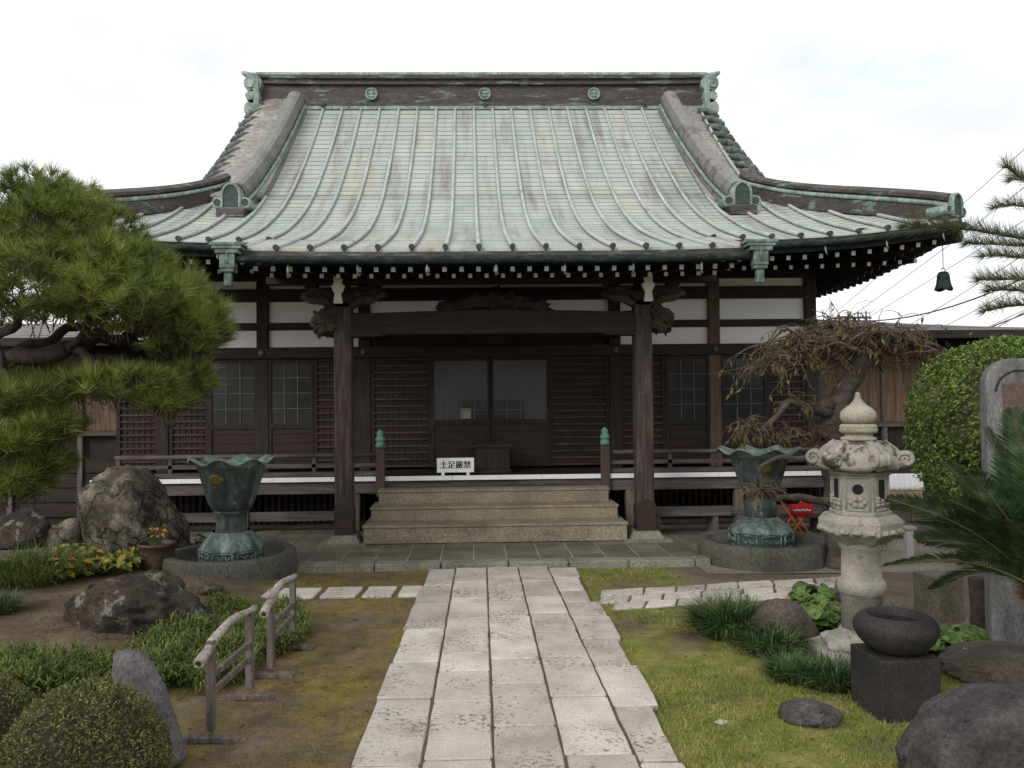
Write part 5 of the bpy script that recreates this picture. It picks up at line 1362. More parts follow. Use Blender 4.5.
# ------------------------------------------------------------------ foliage helpers (numpy)
def nrm(a): return a / np.maximum(1e-9, np.linalg.norm(a, axis=-1, keepdims=True))
def needles(mb, Pn, D, L_, W, r):
    """one thin tapered triangle per needle"""
    n = len(Pn); side = nrm(np.cross(D, nrm(r.normal(size=(n, 3))))) * np.reshape(W, (-1, 1)) / 2
    tip = Pn + D * np.reshape(L_, (-1, 1))
    V = np.stack([Pn - side, Pn + side, tip], 1).reshape(-1, 3)
    mb.arr(V, np.arange(n * 3).reshape(-1, 3))
def blades(mb, Pn, D, L_, W, r, droop=.5):
    """two-segment arching blades"""
    n = len(Pn); L_ = np.reshape(L_, (-1, 1)); W = np.reshape(W, (-1, 1))
    h = D * np.array([1, 1, 0]); side = nrm(np.stack([-h[:, 1], h[:, 0], np.zeros(n)], 1) + 1e-4 * r.normal(size=(n, 3))) * W / 2
    mid = Pn + D * L_ * .55
    d2 = nrm(D + np.array([0, 0, -1.0]) * droop + h * .3)
    tip = mid + d2 * L_ * .5
    V = np.stack([Pn - side, Pn + side, mid + side * .9, mid - side * .9, tip], 1).reshape(-1, 3)
    o = np.arange(n)[:, None] * 5
    mb.arr(V, o + np.array([[0, 1, 2, 3]])); mb.arr(np.zeros((0, 3)), np.zeros((0, 3), int)) if False else None
    F3 = o + np.array([[3, 2, 4]])
    base = len(mb.v) - n * 5
    mb.f.extend(map(tuple, (F3 + base).tolist())); mb.sm.extend([False] * n); mb.mi.extend([mb.m] * n)
def leaves(mb, Pn, D, Nn, L_, W, fold=.25, droop=.2):
    """pointed oval leaves folded along the midrib: 6 vertices, 4 faces"""
    n = len(Pn); L_ = np.reshape(L_, (-1, 1)) * np.ones((n, 1)); W = np.reshape(W, (-1, 1)) * np.ones((n, 1))
    D = nrm(D); S = nrm(np.cross(D, Nn)); U = nrm(np.cross(S, D))
    mc = Pn + D * L_ * .5 - U * W * fold * .5
    ml = Pn + D * L_ * .45 - S * W / 2 + U * W * fold * .3; mr = Pn + D * L_ * .45 + S * W / 2 + U * W * fold * .3
    tip = Pn + D * L_ - U * L_ * droop
    V = np.stack([Pn, ml, mc, mr, tip], 1).reshape(-1, 3); o = np.arange(n)[:, None] * 5
    F = np.concatenate([o + np.array([[0, 2, 1]]), o + np.array([[0, 3, 2]]), o + np.array([[1, 2, 4]]), o + np.array([[2, 3, 4]])])
    mb.arr(V, F)
def cone_dirs(A, spread, k, r):
    """k directions around each axis A, within spread"""
    n = len(A); A = np.repeat(nrm(A), k, 0); v = r.normal(size=(n * k, 3)); v -= A * (v * A).sum(1, keepdims=True); v = nrm(v)
    th = spread * np.sqrt(r.random((n * k, 1)))
    return A * np.cos(th) + v * np.sin(th)
def smoothpath(pts, n=5):
    pts = [Vector(p) for p in pts]; out_ = []
    for i in range(len(pts) - 1):
        p0 = pts[max(0, i - 1)]; p1 = pts[i]; p2 = pts[i + 1]; p3 = pts[min(len(pts) - 1, i + 2)]
        for k in range(n):
            t = k / n
            out_.append(.5 * ((2 * p1) + (p2 - p0) * t + (2 * p0 - 5 * p1 + 4 * p2 - p3) * t * t + (3 * p1 - p0 - 3 * p2 + p3) * t ** 3))
    out_.append(pts[-1]); return out_
def limb(m_, pts, r0, r1, seed=0, n=5, sides=9, wob=.0):
    pth = smoothpath(pts, n); k = len(pth); 
    q = []
    for i, p in enumerate(pth):
        q.append(p + Vector((noise.noise(p * 6 + Vector((seed, 0, 0))), noise.noise(p * 6 + Vector((0, seed, 9))), noise.noise(p * 6 + Vector((3, 0, seed))))) * wob)
    rs = [max(.002, (r0 + (r1 - r0) * (i / (k - 1)) ** .8) * (1 + .16 * noise.noise(q[i] * 9))) for i in range(k)]
    m_.tube(q, rs, sides); return q

# ------------------------------------------------------------------ the big pine on the left
PY = 6.0
r = np.random.default_rng(5)
def pp(x, y, d=0.0): return P(x, y, PY + d)
base = Vector((pp(-150, 500).x, PY + .2, gh(-4.6, 6.2)))
pine = thing('pine_tree', (base.x, base.y, base.z), 'large garden pine with layered green needle pads over a long gnarled limb on the left', 'tree')
tm_ = MB()
k0 = pp(-135, 345)
limb(tm_, [base + Vector((0, 0, -.1)), base + Vector((.1, 0, .6)), base + Vector((-.05, .05, 1.2)), k0, k0 + Vector((.1, .2, .6)), k0 + Vector((.3, .3, 1.0))], .20, .09, 1, 6, 12, .06)
tm_.build('trunk', BARK, pine)
limbs = [([(-135, 345, 0), (-60, 352, .05), (0, 352, 0), (50, 356, -.05), (85, 345, 0), (125, 340, .05), (160, 352, 0), (185, 362, -.1)], .11, .02),
         ([(20, 354, 0), (55, 335, .1), (95, 318, .2), (140, 300, .1), (190, 290, 0)], .05, .012),
         ([(75, 352, -.05), (100, 364, -.2), (118, 378, -.25), (150, 392, -.25), (175, 398, -.2)], .04, .01),
         ([(60, 352, 0), (95, 335, -.3), (140, 330, -.4), (195, 335, -.35)], .035, .01),
         ([(-60, 350, 0), (-30, 300, .3), (20, 260, .4), (60, 235, .3)], .07, .015),
         ([(-20, 352, 0), (10, 320, -.3), (50, 290, -.5), (90, 270, -.5)], .045, .012),
         ([(0, 352, 0), (10, 380, -.2), (20, 410, -.3), (45, 425, -.35)], .035, .01),
         ([(-40, 352, 0), (-20, 400, -.3), (0, 440, -.4), (20, 465, -.45)], .035, .01),
         ([(115, 341, .05), (150, 322, -.15), (195, 318, -.2), (215, 322, -.2)], .03, .008),
         ([(140, 345, .0), (175, 368, -.1), (200, 378, -.1)], .022, .008)]
lm = MB()
for i, (pts, r0, r1) in enumerate(limbs): limb(lm, [pp(*q) for q in pts], r0, r1, i * 3.1, 6, 9, .07)
# pads: ellipsoids in picture-sized units -> metres at the tree's own distance
S_ = PY / 800.0
pads = [  # cx, cy, rx, ry(px), depth offset, depth radius, count
    (10, 232, 100, 56, .25, .8, 300), (75, 243, 66, 48, .1, .8, 300), (130, 280, 60, 42, 0, .75, 280), (178, 314, 48, 36, 0, .6, 220),
    (60, 282, 85, 34, -.4, .6, 150), (125, 302, 66, 26, -.4, .5, 150), (-60, 270, 90, 80, .2, .9, 160), (200, 330, 26, 20, -.1, .35, 80),
    (175, 342, 34, 12, -.1, .35, 80), (190, 378, 24, 16, -.1, .25, 60), (45, 200, 60, 26, .3, .6, 170), (15, 300, 60, 18, -.5, .4, 50),
    (130, 382, 56, 14, -.3, .4, 120), (165, 398, 24, 12, -.3, .25, 50), (75, 384, 36, 8, -.2, .3, 36),
    (25, 372, 60, 12, .2, .3, 60), (10, 396, 50, 14, -.4, .35, 90), (48, 424, 32, 12, -.4, .25, 60), (5, 438, 46, 14, -.5, .35, 90), (40, 462, 28, 12, -.4, .25, 52), (8, 480, 40, 15, -.5, .3, 80), (15, 415, 40, 14, -.2, .3, 60), (-40, 440, 40, 40, -.4, .4, 60)]
nd = MB(); tw = MB()
TP = []; TA = []; TL = []
for cx_, cy_, rx_, ry_, dz_, dr, cnt in pads:
    c = pp(cx_, cy_, dz_); k = 0
    cnt = int(cnt * (1.5 if cy_ < 345 else 1.7))
    U = r.normal(size=(cnt, 3)); U /= np.linalg.norm(U, axis=1, keepdims=True)
    U *= (.55 + .45 * r.random((cnt, 1)) ** .5)
    for u in U:
        wobb = 1 + .16 * noise.noise(Vector((u[0] * 3 + cx_, u[1] * 3, u[2] * 3 + cy_)))
        p = Vector((c.x + u[0] * rx_ * S_ * wobb, c.y + u[1] * dr, c.z + u[2] * ry_ * S_ * wobb))
        if p.y - p.x * 0 < 4.3: continue
        n = noise.noise(p * 1.9 + Vector((2, 0, 7)))
        if n < -.24 and r.random() < .7: continue        # gaps between pads
        ax = Vector((u[0] * .75 + r.normal() * .25, u[1] * .6 + r.normal() * .25, abs(u[2]) * .4 + .62 + r.normal() * .2)).normalized()
        TP.append(p); TA.append(ax); TL.append(r.uniform(.10, .145))
        # the shoot that carries the tuft
        b = p - ax * r.uniform(.08, .16) + Vector((c.x - p.x, c.y - p.y, (c.z - p.z) * .4)) * .08
        tw.tube([b + (c - p) * .04, b, p], [.005, .004, .003], 4, cap=False)
TPn = np.array([list(p) for p in TP]); TAn = np.array([list(a) for a in TA]); TLn = np.array(TL)
K = 50
D_ = cone_dirs(TAn, 1.12, K, r); B_ = np.repeat(TPn, K, 0) - np.repeat(TAn, K, 0) * r.uniform(0, .05, (len(TPn) * K, 1))
needles(nd, B_, D_, np.repeat(TLn, K) * r.uniform(.75, 1.1, len(B_)), .005, r)
nd.build('crown', NEEDLE, pine)
lm.build('limb', BARK, pine); tw.build('twigs', TWIG, pine)
print('pine tufts', len(TPn))

# ------------------------------------------------------------------ pine branch reaching in at the upper right
QY = 5.0
tr = thing('pine_tree', (P(1175, 500, QY).x, QY, 0), 'pine at the upper right edge with bottlebrush branches reaching in before the sky', 'tree')
m_ = MB(); bx0 = P(1175, 500, QY).x
trunk_pts = [(bx0, QY, -.1), (bx0 + .08, QY, .9), (bx0 - .05, QY + .05, 1.8), (bx0 + .02, QY, 2.8), (bx0 + .05, QY, 3.8)]
limb(m_, trunk_pts, .15, .05, 5, 6, 10, .04); m_.build('trunk', BARK, tr)
nd2 = MB(); lm2 = MB(); r2 = np.random.default_rng(11)
brs = [([(1175, 230, 0), (1090, 215, 0), (1040, 190, -.05), (1008, 168, -.05)], .10), ([(1175, 240, .1), (1080, 245, .1), (1020, 238, .1), (960, 229, .08), (905, 227, .05)], .10),
       ([(1040, 218, .0), (1020, 206, .0), (995, 208, .0)], .09),
       ([(1175, 300, 0), (1090, 290, 0), (1030, 280, -.1), (980, 280, -.1)], .10), ([(1175, 310, .1), (1090, 312, .1), (1030, 305, .05), (985, 311, 0)], .09), ([(1175, 260, -.1), (1100, 262, -.2), (1040, 258, -.2), (985, 256, -.2)], .10), ([(1175, 245, .1), (1090, 250, .15), (1030, 246, .15), (968, 244, .15)], .09), ([(1120, 300, -.2), (1060, 296, -.25), (1015, 290, -.25), (990, 290, -.25)], .09), ([(1120, 200, .2), (1070, 196, .2), (1030, 182, .15), (1012, 180, .15)], .09)]
for i, (pts, ln) in enumerate(brs):
    q = limb(lm2, [P(x, y, QY + d) for x, y, d in pts], .012 if i != 2 else .006, .003, i, 8, 7, .006)
    for j in range(len(q) - 1):
        t = (q[j + 1] - q[j]); kk = int(t.length * 1150)
        if kk == 0: continue
        f = r2.random((kk, 1)); Pn = np.array(q[j]) + f * np.array(t)
        tn = np.array(t.normalized()); Dn = cone_dirs(np.tile(tn, (kk, 1)), .001, 1, r2)
        v = r2.normal(size=(kk, 3)); v[:, 2] = np.abs(v[:, 2]) * 2.2 - .2; v = nrm(v - tn * (v @ tn)[:, None])
        Dn = nrm(tn * r2.uniform(.35, 1.0, (kk, 1)) + np.array([0, 0, .75]) * r2.uniform(.2, 1.2, (kk, 1)) + r2.normal(size=(kk, 3)) * .42)
        needles(nd2, Pn, Dn, ln * 1.35 * r2.uniform(.75, 1.15, kk), .0034, r2)
    tip = np.tile(np.array(q[-1]), (40, 1)); dn = cone_dirs(np.tile(np.array((q[-1] - q[-2]).normalized()), (1, 1)), .8, 40, r2)
    needles(nd2, tip, dn, ln * r2.uniform(.7, 1.1, 40), .0042, r2)
for i in range(16):                        # upper crown beyond the frame
    a = i * 2.4; z0 = 3.0 + .09 * i; l_ = 1.15 - .05 * i
    q = limb(lm2, [(bx0 + .03, QY, z0), (bx0 + .03 + math.cos(a) * l_ * .5 + .25, QY + math.sin(a) * l_ * .5, z0 + .15), (bx0 + .03 + math.cos(a) * l_ * .6 + .35, QY + math.sin(a) * l_, z0 + .12)], .02, .005, i, 6, 6, .01)
    for j in range(len(q) - 1):
        kk = 110; Pn = np.array(q[j]) + r2.random((kk, 1)) * np.array(q[j + 1] - q[j]); tn = np.array((q[j + 1] - q[j]).normalized())
        needles(nd2, Pn, nrm(tn * .6 + np.array([0, 0, .5]) + r2.normal(size=(kk, 3)) * .45), .13 * r2.uniform(.75, 1.15, kk), .0036, r2)
nd2.build('crown', NEEDLED, tr); lm2.build('limb', BARK, tr)

# ------------------------------------------------------------------ weeping cherry
CYt = 7.7
def cp(x, y, d=0.0): return P(x, y, CYt + d)
b = cp(842, 560); b.z = 0
ch = thing('weeping_cherry', (b.x, CYt, 0), 'nearly bare weeping cherry with a bent trunk behind the stone lantern', 'tree')
m_ = MB()
main = limb(m_, [(b.x + .02, CYt, -.1), (b.x, CYt, .3), cp(836, 470), cp(832, 430), cp(836, 405), cp(852, 378), cp(864, 355), cp(858, 338)], .16, .075, 2, 7, 14, .03)
blob(m_, cp(827, 405, -.08), (.07, .06, .07), 5, .3, 2, 3); blob(m_, cp(838, 420, -.1), (.09, .05, .10), 7, .3, 2, 3)
m_.build('trunk', BARKG, ch)
br = MB(); rs_ = random.Random(12)
L1 = limb(br, [cp(858, 345), cp(835, 338, -.1), cp(810, 345, -.2), cp(785, 360, -.3), cp(768, 372, -.3)], .055, .015, 3, 6, 9, .05)
L2 = limb(br, [cp(860, 345), cp(885, 338, .1), cp(905, 345, .1), cp(925, 360, .1)], .05, .012, 4, 6, 9, .05)
L3 = limb(br, [cp(858, 340), cp(850, 330, .1), cp(825, 332, .2), cp(795, 345, .2)], .045, .01, 6, 6, 8, .05)
L4 = limb(br, [cp(828, 412, -.1), cp(808, 408, -.2), cp(792, 403, -.25), cp(780, 412, -.3), cp(766, 426, -.35), cp(752, 431, -.4), cp(742, 424, -.4)], .05, .014, 8, 6, 9, .04)
L5 = limb(br, [cp(842, 515, -.1), cp(828, 503, -.3), cp(800, 498, -.4), cp(775, 499, -.5), cp(765, 492, -.55), cp(758, 490, -.55)], .05, .014, 9, 6, 9, .04)
L6 = limb(br, [cp(834, 458, -.2), cp(810, 457, -.5), cp(780, 459, -.6), cp(765, 464, -.7), cp(760, 472, -.7)], .035, .014, 10, 6, 8, .03)
L7 = limb(br, [cp(880, 340), cp(872, 332, -.2), cp(890, 334, -.4), cp(910, 342, -.4)], .03, .008, 11, 6, 7, .05)
L8 = limb(br, [cp(832, 440, -.1), cp(815, 438, -.2), cp(795, 435, -.3), cp(782, 438, -.3)], .03, .008, 12, 6, 7, .05)
br.build('limb', BARKG, ch)
tw2 = MB(); LP_ = []; LD_ = []
def weep(p, length, out_, n=6):
    pts = [p]; d = Vector((rs_.gauss(0, .6), rs_.gauss(0, .6), rs_.uniform(.1, .6))) + out_
    d.normalize()
    for i in range(n):
        p = p + d * length / n; pts.append(p)
        d = (d + Vector((rs_.gauss(0, .36), rs_.gauss(0, .36), -.30 + rs_.gauss(0, .16)))).normalized()
    tw2.tube(pts, [.0068 - .0048 * i / n for i in range(n + 1)], 4, cap=False)
    return pts
tang = []
for q_ in range(34):                       # thick tangled boughs on top of the crown
    x_ = rs_.uniform(775, 915); y_ = 342 + .0016 * (x_ - 850) ** 2 + rs_.uniform(-8, 12); d_ = rs_.uniform(-.35, .35); s_ = rs_.choice((-1, 1))
    tang.append(limb(tw2, [cp(x_, y_, d_), cp(x_ + s_ * 18, y_ - rs_.uniform(2, 12), d_ + rs_.uniform(-.1, .1)), cp(x_ + s_ * 38, y_ + rs_.uniform(-4, 10), d_ + rs_.uniform(-.15, .15)), cp(x_ + s_ * 55, y_ + rs_.uniform(8, 26), d_ + rs_.uniform(-.2, .2))], rs_.uniform(.012, .024), .005, q_, 4, 6, .05))
for Lm, cnt, ln, lf in [(t_, 3, .34, .7 if t_[0].x < P(840, 350, CYt).x else .3) for t_ in tang] + list( ((L1, 60, .50, .8), (L2, 36, .46, .35), (L3, 40, .48, .3), (L4[-9:], 40, .30, .3), (L5[-9:], 46, .30, .1), (L7, 34, .40, .2), (L8, 50, .24, .15), (L4[6:16], 12, .25, .3), (main[-8:], 40, .4, .2))):
    for _ in range(cnt):
        i = rs_.randrange(len(Lm)); q = Lm[i]
        pts = weep(q, ln * rs_.uniform(.55, 1.2), Vector((rs_.choice((-1, 1)) * .35 if Lm is not L1 else -.3, -.2, 0)))
        
        for qq in (1, 2, 3):
            if rs_.random() < .5: weep(pts[qq], ln * .45, Vector((0, 0, -.1)), 4)
        for q in pts[2:]:
            if rs_.random() < lf: LP_.append(q); LD_.append((rs_.gauss(0, .4), rs_.gauss(0, .4), -1))
tw2.build('twigs', TWIG, ch)
m_ = MB(); LP_ = np.array([list(q) for q in LP_]); LD_ = np.array(LD_); rl = np.random.default_rng(3)
leaves(m_, LP_, LD_, rl.normal(size=LP_.shape), rl.uniform(.06, .10, len(LP_)), .028, .4, .25); m_.build('dry_leaves', DEADL, ch)

# ------------------------------------------------------------------ clipped hedge and bushes
def shell(n, c, s, r_, pw=2.6, lay=.10, top=True):
    U = nrm(r_.normal(size=(n, 3)));
    k = (np.abs(U) ** pw).sum(1, keepdims=True) ** (-1 / pw)
    N_ = nrm(np.sign(U) * np.abs(U) ** (pw - 1) / np.array(s))
    Pn = U * k * np.array(s)
    wob = np.array([noise.noise(Vector(p * 3.1)) * .05 + noise.noise(Vector(p * 9)) * .025 for p in Pn])[:, None]
    Pn = Pn * (1 - lay * r_.random((n, 1)) ** 1.7 + wob)
    hole = np.array([noise.noise(Vector(p * 5.3 / max(s)) + Vector((4, 1, 2))) for p in Pn]); kp = ~((hole > .30) & (r_.random(n) < .72))
    st = r_.random(n) < .02; Pn = Pn + N_ * (st * r_.uniform(.01, .05, n) * max(s) * 1.6)[:, None]
    return (Pn + np.array(c))[kp], N_[kp]
r3 = np.random.default_rng(21)
hc = P(1012, 420, 7.0); ztop = P(1000, 339, 7.0).z
hg = thing('clipped_hedge', (hc.x, 7.0, 0), 'tall rounded glossy green hedge behind the stone monument', 'hedge')
m_ = MB(); Pn, Nn = shell(34000, (hc.x + .12, 7.0, ztop - .80), (.92, .85, .80), r3, 2.6, .14)
ok = Pn[:, 1] < 7.4; Pn = Pn[ok]; Nn = Nn[ok]
D_ = nrm(r3.normal(size=Pn.shape) + Nn * .25 + np.array([0, 0, -.15])); N2 = nrm(Nn + r3.normal(size=Pn.shape) * .55 + np.array([0, 0, .35]))
leaves(m_, Pn, D_, N2, r3.uniform(.028, .05, len(Pn)), r3.uniform(.017, .027, len(Pn)), .3, .15); m_.build('foliage', HEDGE, hg)
m_ = MB(); blob(m_, (hc.x + .12, 7.0, ztop - .80), (.74, .68, .62), 3, .1, 2, 4); m_.build('inner_twigs', TWIG, hg)
m_ = MB(); limb(m_, [(hc.x + .1, 7.0, -.05), (hc.x + .12, 7.0, .4), (hc.x + .12, 7.0, .9)], .07, .05, 2); m_.build('trunk', BARKG, hg)
def bush(c, s, n, label, seed):
    r_ = np.random.default_rng(seed)
    t = thing('clipped_bush', (c[0], c[1], 0), label, 'bush', 'clipped round bushes')
    m_ = MB(); Pn, Nn = shell(n, c, s, r_, 2.15, .13)
    ok = Pn[:, 2] > .0; Pn, Nn = Pn[ok], Nn[ok]
    D_ = nrm(Nn * .7 + r_.normal(size=Pn.shape) * .7); N2 = nrm(Nn + r_.normal(size=Pn.shape) * .6)
    leaves(m_, Pn, D_, N2, r_.uniform(.010, .019, len(Pn)), r_.uniform(.006, .009, len(Pn)), .3, .1); m_.build('foliage', BUSHL, t)
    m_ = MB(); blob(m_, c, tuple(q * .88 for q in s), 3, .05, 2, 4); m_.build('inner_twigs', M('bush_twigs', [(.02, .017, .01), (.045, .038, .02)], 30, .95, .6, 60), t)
c = P(86, 760, 3.2); bush((c.x, 3.2, .21), (.305, .30, .345), 26000, 'larger clipped round bush at the lower left with a leaning stone beside it', 1)
c = P(-25, 760, 3.35); bush((c.x, 3.35, .21), (.24, .28, .335), 14000, 'clipped round bush cut by the left frame edge', 2)

# ------------------------------------------------------------------ tufts and leafy plants
def tuft(c, rad_, h, n, mat, label, group, seed, name='mondo_grass', w=.0095, spread=.7, cat='grass clump', dr=.7, sx=1.0):
    r_ = np.random.default_rng(seed); m_ = MB()
    a = r_.uniform(0, 2 * np.pi, n); q = rad_ * np.sqrt(r_.random(n))
    Pn = np.stack([c[0] + q * np.cos(a) * sx, c[1] + q * np.sin(a), np.full(n, c[2] - .01)], 1)
    D_ = nrm(np.stack([np.cos(a) * q / rad_ * spread + r_.normal(size=n) * .3, np.sin(a) * q / rad_ * spread + r_.normal(size=n) * .3, np.ones(n)], 1))
    blades(m_, Pn, D_, h * r_.uniform(.6, 1.15, n), w, r_, dr)
    return tag(m_.build(name, mat, org=c), label, cat, group)
MG = 'dark grass clumps on the lawn'
q = GG(728, 640); tuft((q.x + .05, q.y + .12, q.z), .19, .31, 1500, MONDO, 'largest dark green grass clump in front of the brown rock', MG, 1)
q = GG(768, 655); tuft((q.x + .04, q.y + .06, q.z), .16, .22, 800, MONDO, 'dark grass clump on the front right side of the largest clump', MG, 2)
q = GG(800, 680); tuft((q.x, q.y + .03, q.z), .15, .17, 700, MONDO, 'low sparse dark grass clump between the brown rock and the flat stone', MG, 3)
q = GG(832, 686); tuft((q.x, q.y + .02, q.z), .15, .19, 800, MONDO, 'dark grass clump touching the lantern slab and the dark block', MG, 4)
q = GG(20, 700); tuft((q.x, q.y + .1, q.z), .16, .24, 380, COVER, 'light green blades sprouting behind the left clipped bushes', 'tall grass tufts', 5, 'grass_tuft')
q = GG(75, 690); tuft((q.x, q.y + .15, q.z), .12, .17, 260, COVER, 'small grass tuft above the larger clipped bush', 'tall grass tufts', 6, 'grass_tuft')
LG = 'bushy grasses under the pine'
q = GG(25, 585); tuft((q.x, q.y + .15, q.z), .34, .36, 1500, COVER, 'bushy arching grass clump under the pine left of the yellow plants', LG, 7, 'grass_clump', .008)
q = GG(75, 560); tuft((q.x, q.y + .3, q.z), .25, .34, 900, MONDO, 'darker grass clump in front of the tall cracked rock', LG, 8, 'grass_clump', .007)
q = GG(5, 612); tuft((q.x - .05, q.y, q.z), .13, .20, 500, MONDO, 'small dark grass clump on bare earth at the left frame edge', LG, 9, 'grass_clump', .007)
q = GG(172, 672); tuft((q.x + .02, q.y - .2, q.z), .05, .09, 90, COVER, 'tiny grass sprout beside the leaning stone', 'tall grass tufts', 10, 'grass_tuft')
# ground cover mass between the rocks and the barriers
r4 = np.random.default_rng(31); m_ = MB()
poly = [(GG(x, y).x, GG(x, y).y) for x, y in ((-60, 668), (60, 672), (120, 668), (185, 632), (215, 612), (240, 614), (300, 618), (312, 632), (300, 652), (262, 664), (250, 682), (205, 700), (180, 690), (110, 708), (-60, 716))]
def inpoly(x, y):
    c_ = False; j = len(poly) - 1
    for i in range(len(poly)):
        if (poly[i][1] > y) != (poly[j][1] > y) and x < (poly[j][0] - poly[i][0]) * (y - poly[i][1]) / (poly[j][1] - poly[i][1]) + poly[i][0]: c_ = not c_
        j = i
    return c_
px_ = [p[0] for p in poly]; py_ = [p[1] for p in poly]
Pn = []
while len(Pn) < 15000:
    x, y = r4.uniform(min(px_), max(px_)), r4.uniform(min(py_), max(py_))
    if inpoly(x, y):
        e = .5 + .9 * noise.noise(Vector((x * 3.2, y * 3.2, 4)))
        z = gh(x, y) + max(0, r4.random() ** .5 * (.115 + .07 * e) - .01)
        Pn.append((x, y, z))
Pn = np.array(Pn); n = len(Pn)
D_ = nrm(np.stack([r4.normal(size=n) * .8, r4.normal(size=n) * .8 - .15, r4.uniform(.0, 1.1, n)], 1))
blades(m_, Pn, D_, r4.uniform(.05, .10, n), r4.uniform(.006, .010, n), r4, .9)
tag(m_.build('ground_cover', COVER, kind='stuff'), 'low dark green leafy ground cover beside the log barriers', 'ground cover')
# hostas
HG = 'yellowing leafy plants'
def leafy(c, rad_, n, size, mat, label, group, seed, name, cat, h=.14, el=(.2, .9), wr=.7, par=None):
    r_ = np.random.default_rng(seed)
    t = thing(name, c, label, cat, group) 
    m_ = MB(); ms = MB(); m_2 = MB()
    for i in range(n):
        a = r_.uniform(0, 2 * math.pi); q = rad_ * math.sqrt(r_.random()); zz = h * r_.uniform(.45, 1.1) * (1 - .35 * q / rad_)
        p = np.array([[c[0] + q * math.cos(a), c[1] + q * math.sin(a), c[2] + zz]])
        e = r_.uniform(*el); d = np.array([[math.cos(a + r_.normal() * .6), math.sin(a + r_.normal() * .6), -.25 + .3 * r_.random()]])
        nn = np.array([[d[0, 0] * .35 + r_.normal() * .25, d[0, 1] * .35 - .25 + r_.normal() * .2, 1.0]])
        s = size * r_.uniform(.7, 1.2)
        tgt = m_2 if (par and r_.random() < par[1]) else m_
        if wr > .85:                         # round leaf
            d = d[0] / np.linalg.norm(d[0]); N_ = nn[0] / np.linalg.norm(nn[0]); S1 = np.cross(d, N_); S1 /= np.linalg.norm(S1); D1 = np.cross(N_, S1)
            k_ = 14; vs = [tuple(p[0] - N_ * s * .12)]
            for j in range(k_):
                th = 2 * math.pi * j / k_; rr_2 = s * .5 * (1 + .07 * math.cos(th * 5)) * (.72 if j == 0 else 1)
                vs.append(tuple(p[0] - D1 * math.cos(th) * rr_2 + S1 * math.sin(th) * rr_2 + N_ * s * .05 * math.sin(3 * th)))
            tgt.add(vs, [(0, 1 + j, 1 + (j + 1) % k_) for j in range(k_)], True)
        else: leaves(tgt, p, d, nn, s, s * wr, .25, .25)
        ms.tube([(c[0] + q * .2 * math.cos(a), c[1] + q * .2 * math.sin(a), c[2] - .01), tuple(p[0])], [.004, .003], 4, cap=False)
    m_.build('foliage', mat, t)
    if m_2.v: m_2.build('yellow_leaves', par[0], t)
    ms.build('stems', COVER, t)
    return t
for i, (x, y, lb) in enumerate(((38, 577, 'yellow green leafy plant at the left end of its row'), (58, 583, 'leafy plant with bright orange fading leaves in the row before the rock'), (88, 577, 'leafy plant with orange tips in the middle of the yellowing row'),
                                (110, 576, 'mostly green leafy plant in the row left of the flowerpot'), (128, 570, 'greenest leafy plant beside the flowerpot'), (70, 566, 'leafy plant at the back of the yellowing row under the pine'), (100, 562, 'leafy plant at the back of the row against the tall rock'))):
    q = GG(x, y); leafy((q.x, q.y + .1, q.z), .19, 95, .085, HOSTA, lb, HG, 40 + i, 'leafy_plant', 'plant', .20, par=(HOSTAO, (.10, .26, .15, .04, .02, .05, .04)[i]))
FG = 'round leaved plants'
q = GG(832, 634); leafy((q.x, q.y + .12, q.z), .20, 100, .095, FARF, 'round leaved green plant between the brown rock and the lantern', FG, 61, 'round_leaved_plant', 'plant', .20, wr=1, par=(HOSTAO, .02))
q = GG(830, 612); leafy((q.x - .05, q.y + .1, q.z), .20, 80, .095, FARF, 'round leaved plant with one yellow leaf beside the small grey rock', FG, 62, 'round_leaved_plant', 'plant', .18, wr=1, par=(HOSTAO, .05))
q = GG(948, 656); leafy((q.x, q.y + .1, q.z), .15, 50, .09, FARF, 'round leaved green plant behind the water bowl', FG, 63, 'round_leaved_plant', 'plant', .13, wr=1)
q = GG(978, 652); leafy((q.x, q.y + .12, q.z), .15, 45, .09, FARF, 'round leaved green plant at the foot of the stone monument', FG, 64, 'round_leaved_plant', 'plant', .13, wr=1)
# flowerpot with a spindly plant
q = GG(152, 571); pc = (q.x, q.y + .12, q.z)
fp = thing('flowerpot', pc, 'brown glazed flowerpot beside the left round basin', 'flowerpot')
POTM = M('brown_glaze', [(.022, .014, .010), (.055, .033, .022), (.10, .065, .045)], 5, .4, .1, 20, spots=((.17, .13, .10), 6, .62))
m_ = MB(); m_.lathe(pc, [(.125, -.03), (.145, .06), (.155, .14), (.158, .20), (.172, .21), (.172, .235), (.158, .24), (.148, .225), (.145, .19), (.0001, .195)], 36, cap=False); m_.build('pot', POTM, fp)
m_ = MB(); blob(m_, (pc[0], pc[1], pc[2] + .19), (.14, .14, .02), 2, .3, 4, 3); m_.build('soil', EARTH, fp)
leafy((pc[0], pc[1], pc[2] + .20), .11, 16, .06, HOSTAO, 'spindly plant with a few yellow leaves growing in the flowerpot', None, 71, 'potted_plant', 'plant', .22, wr=.6)
q = GG(186, 560); leafy((q.x, q.y + .25, q.z), .16, 40, .09, M('dark_leaf', [(.02, .035, .012), (.04, .06, .02)], 8, .5), 'dark leafy plant between the flowerpot and the left bronze vase', None, 72, 'dark_leafy_plant', 'plant', .22)

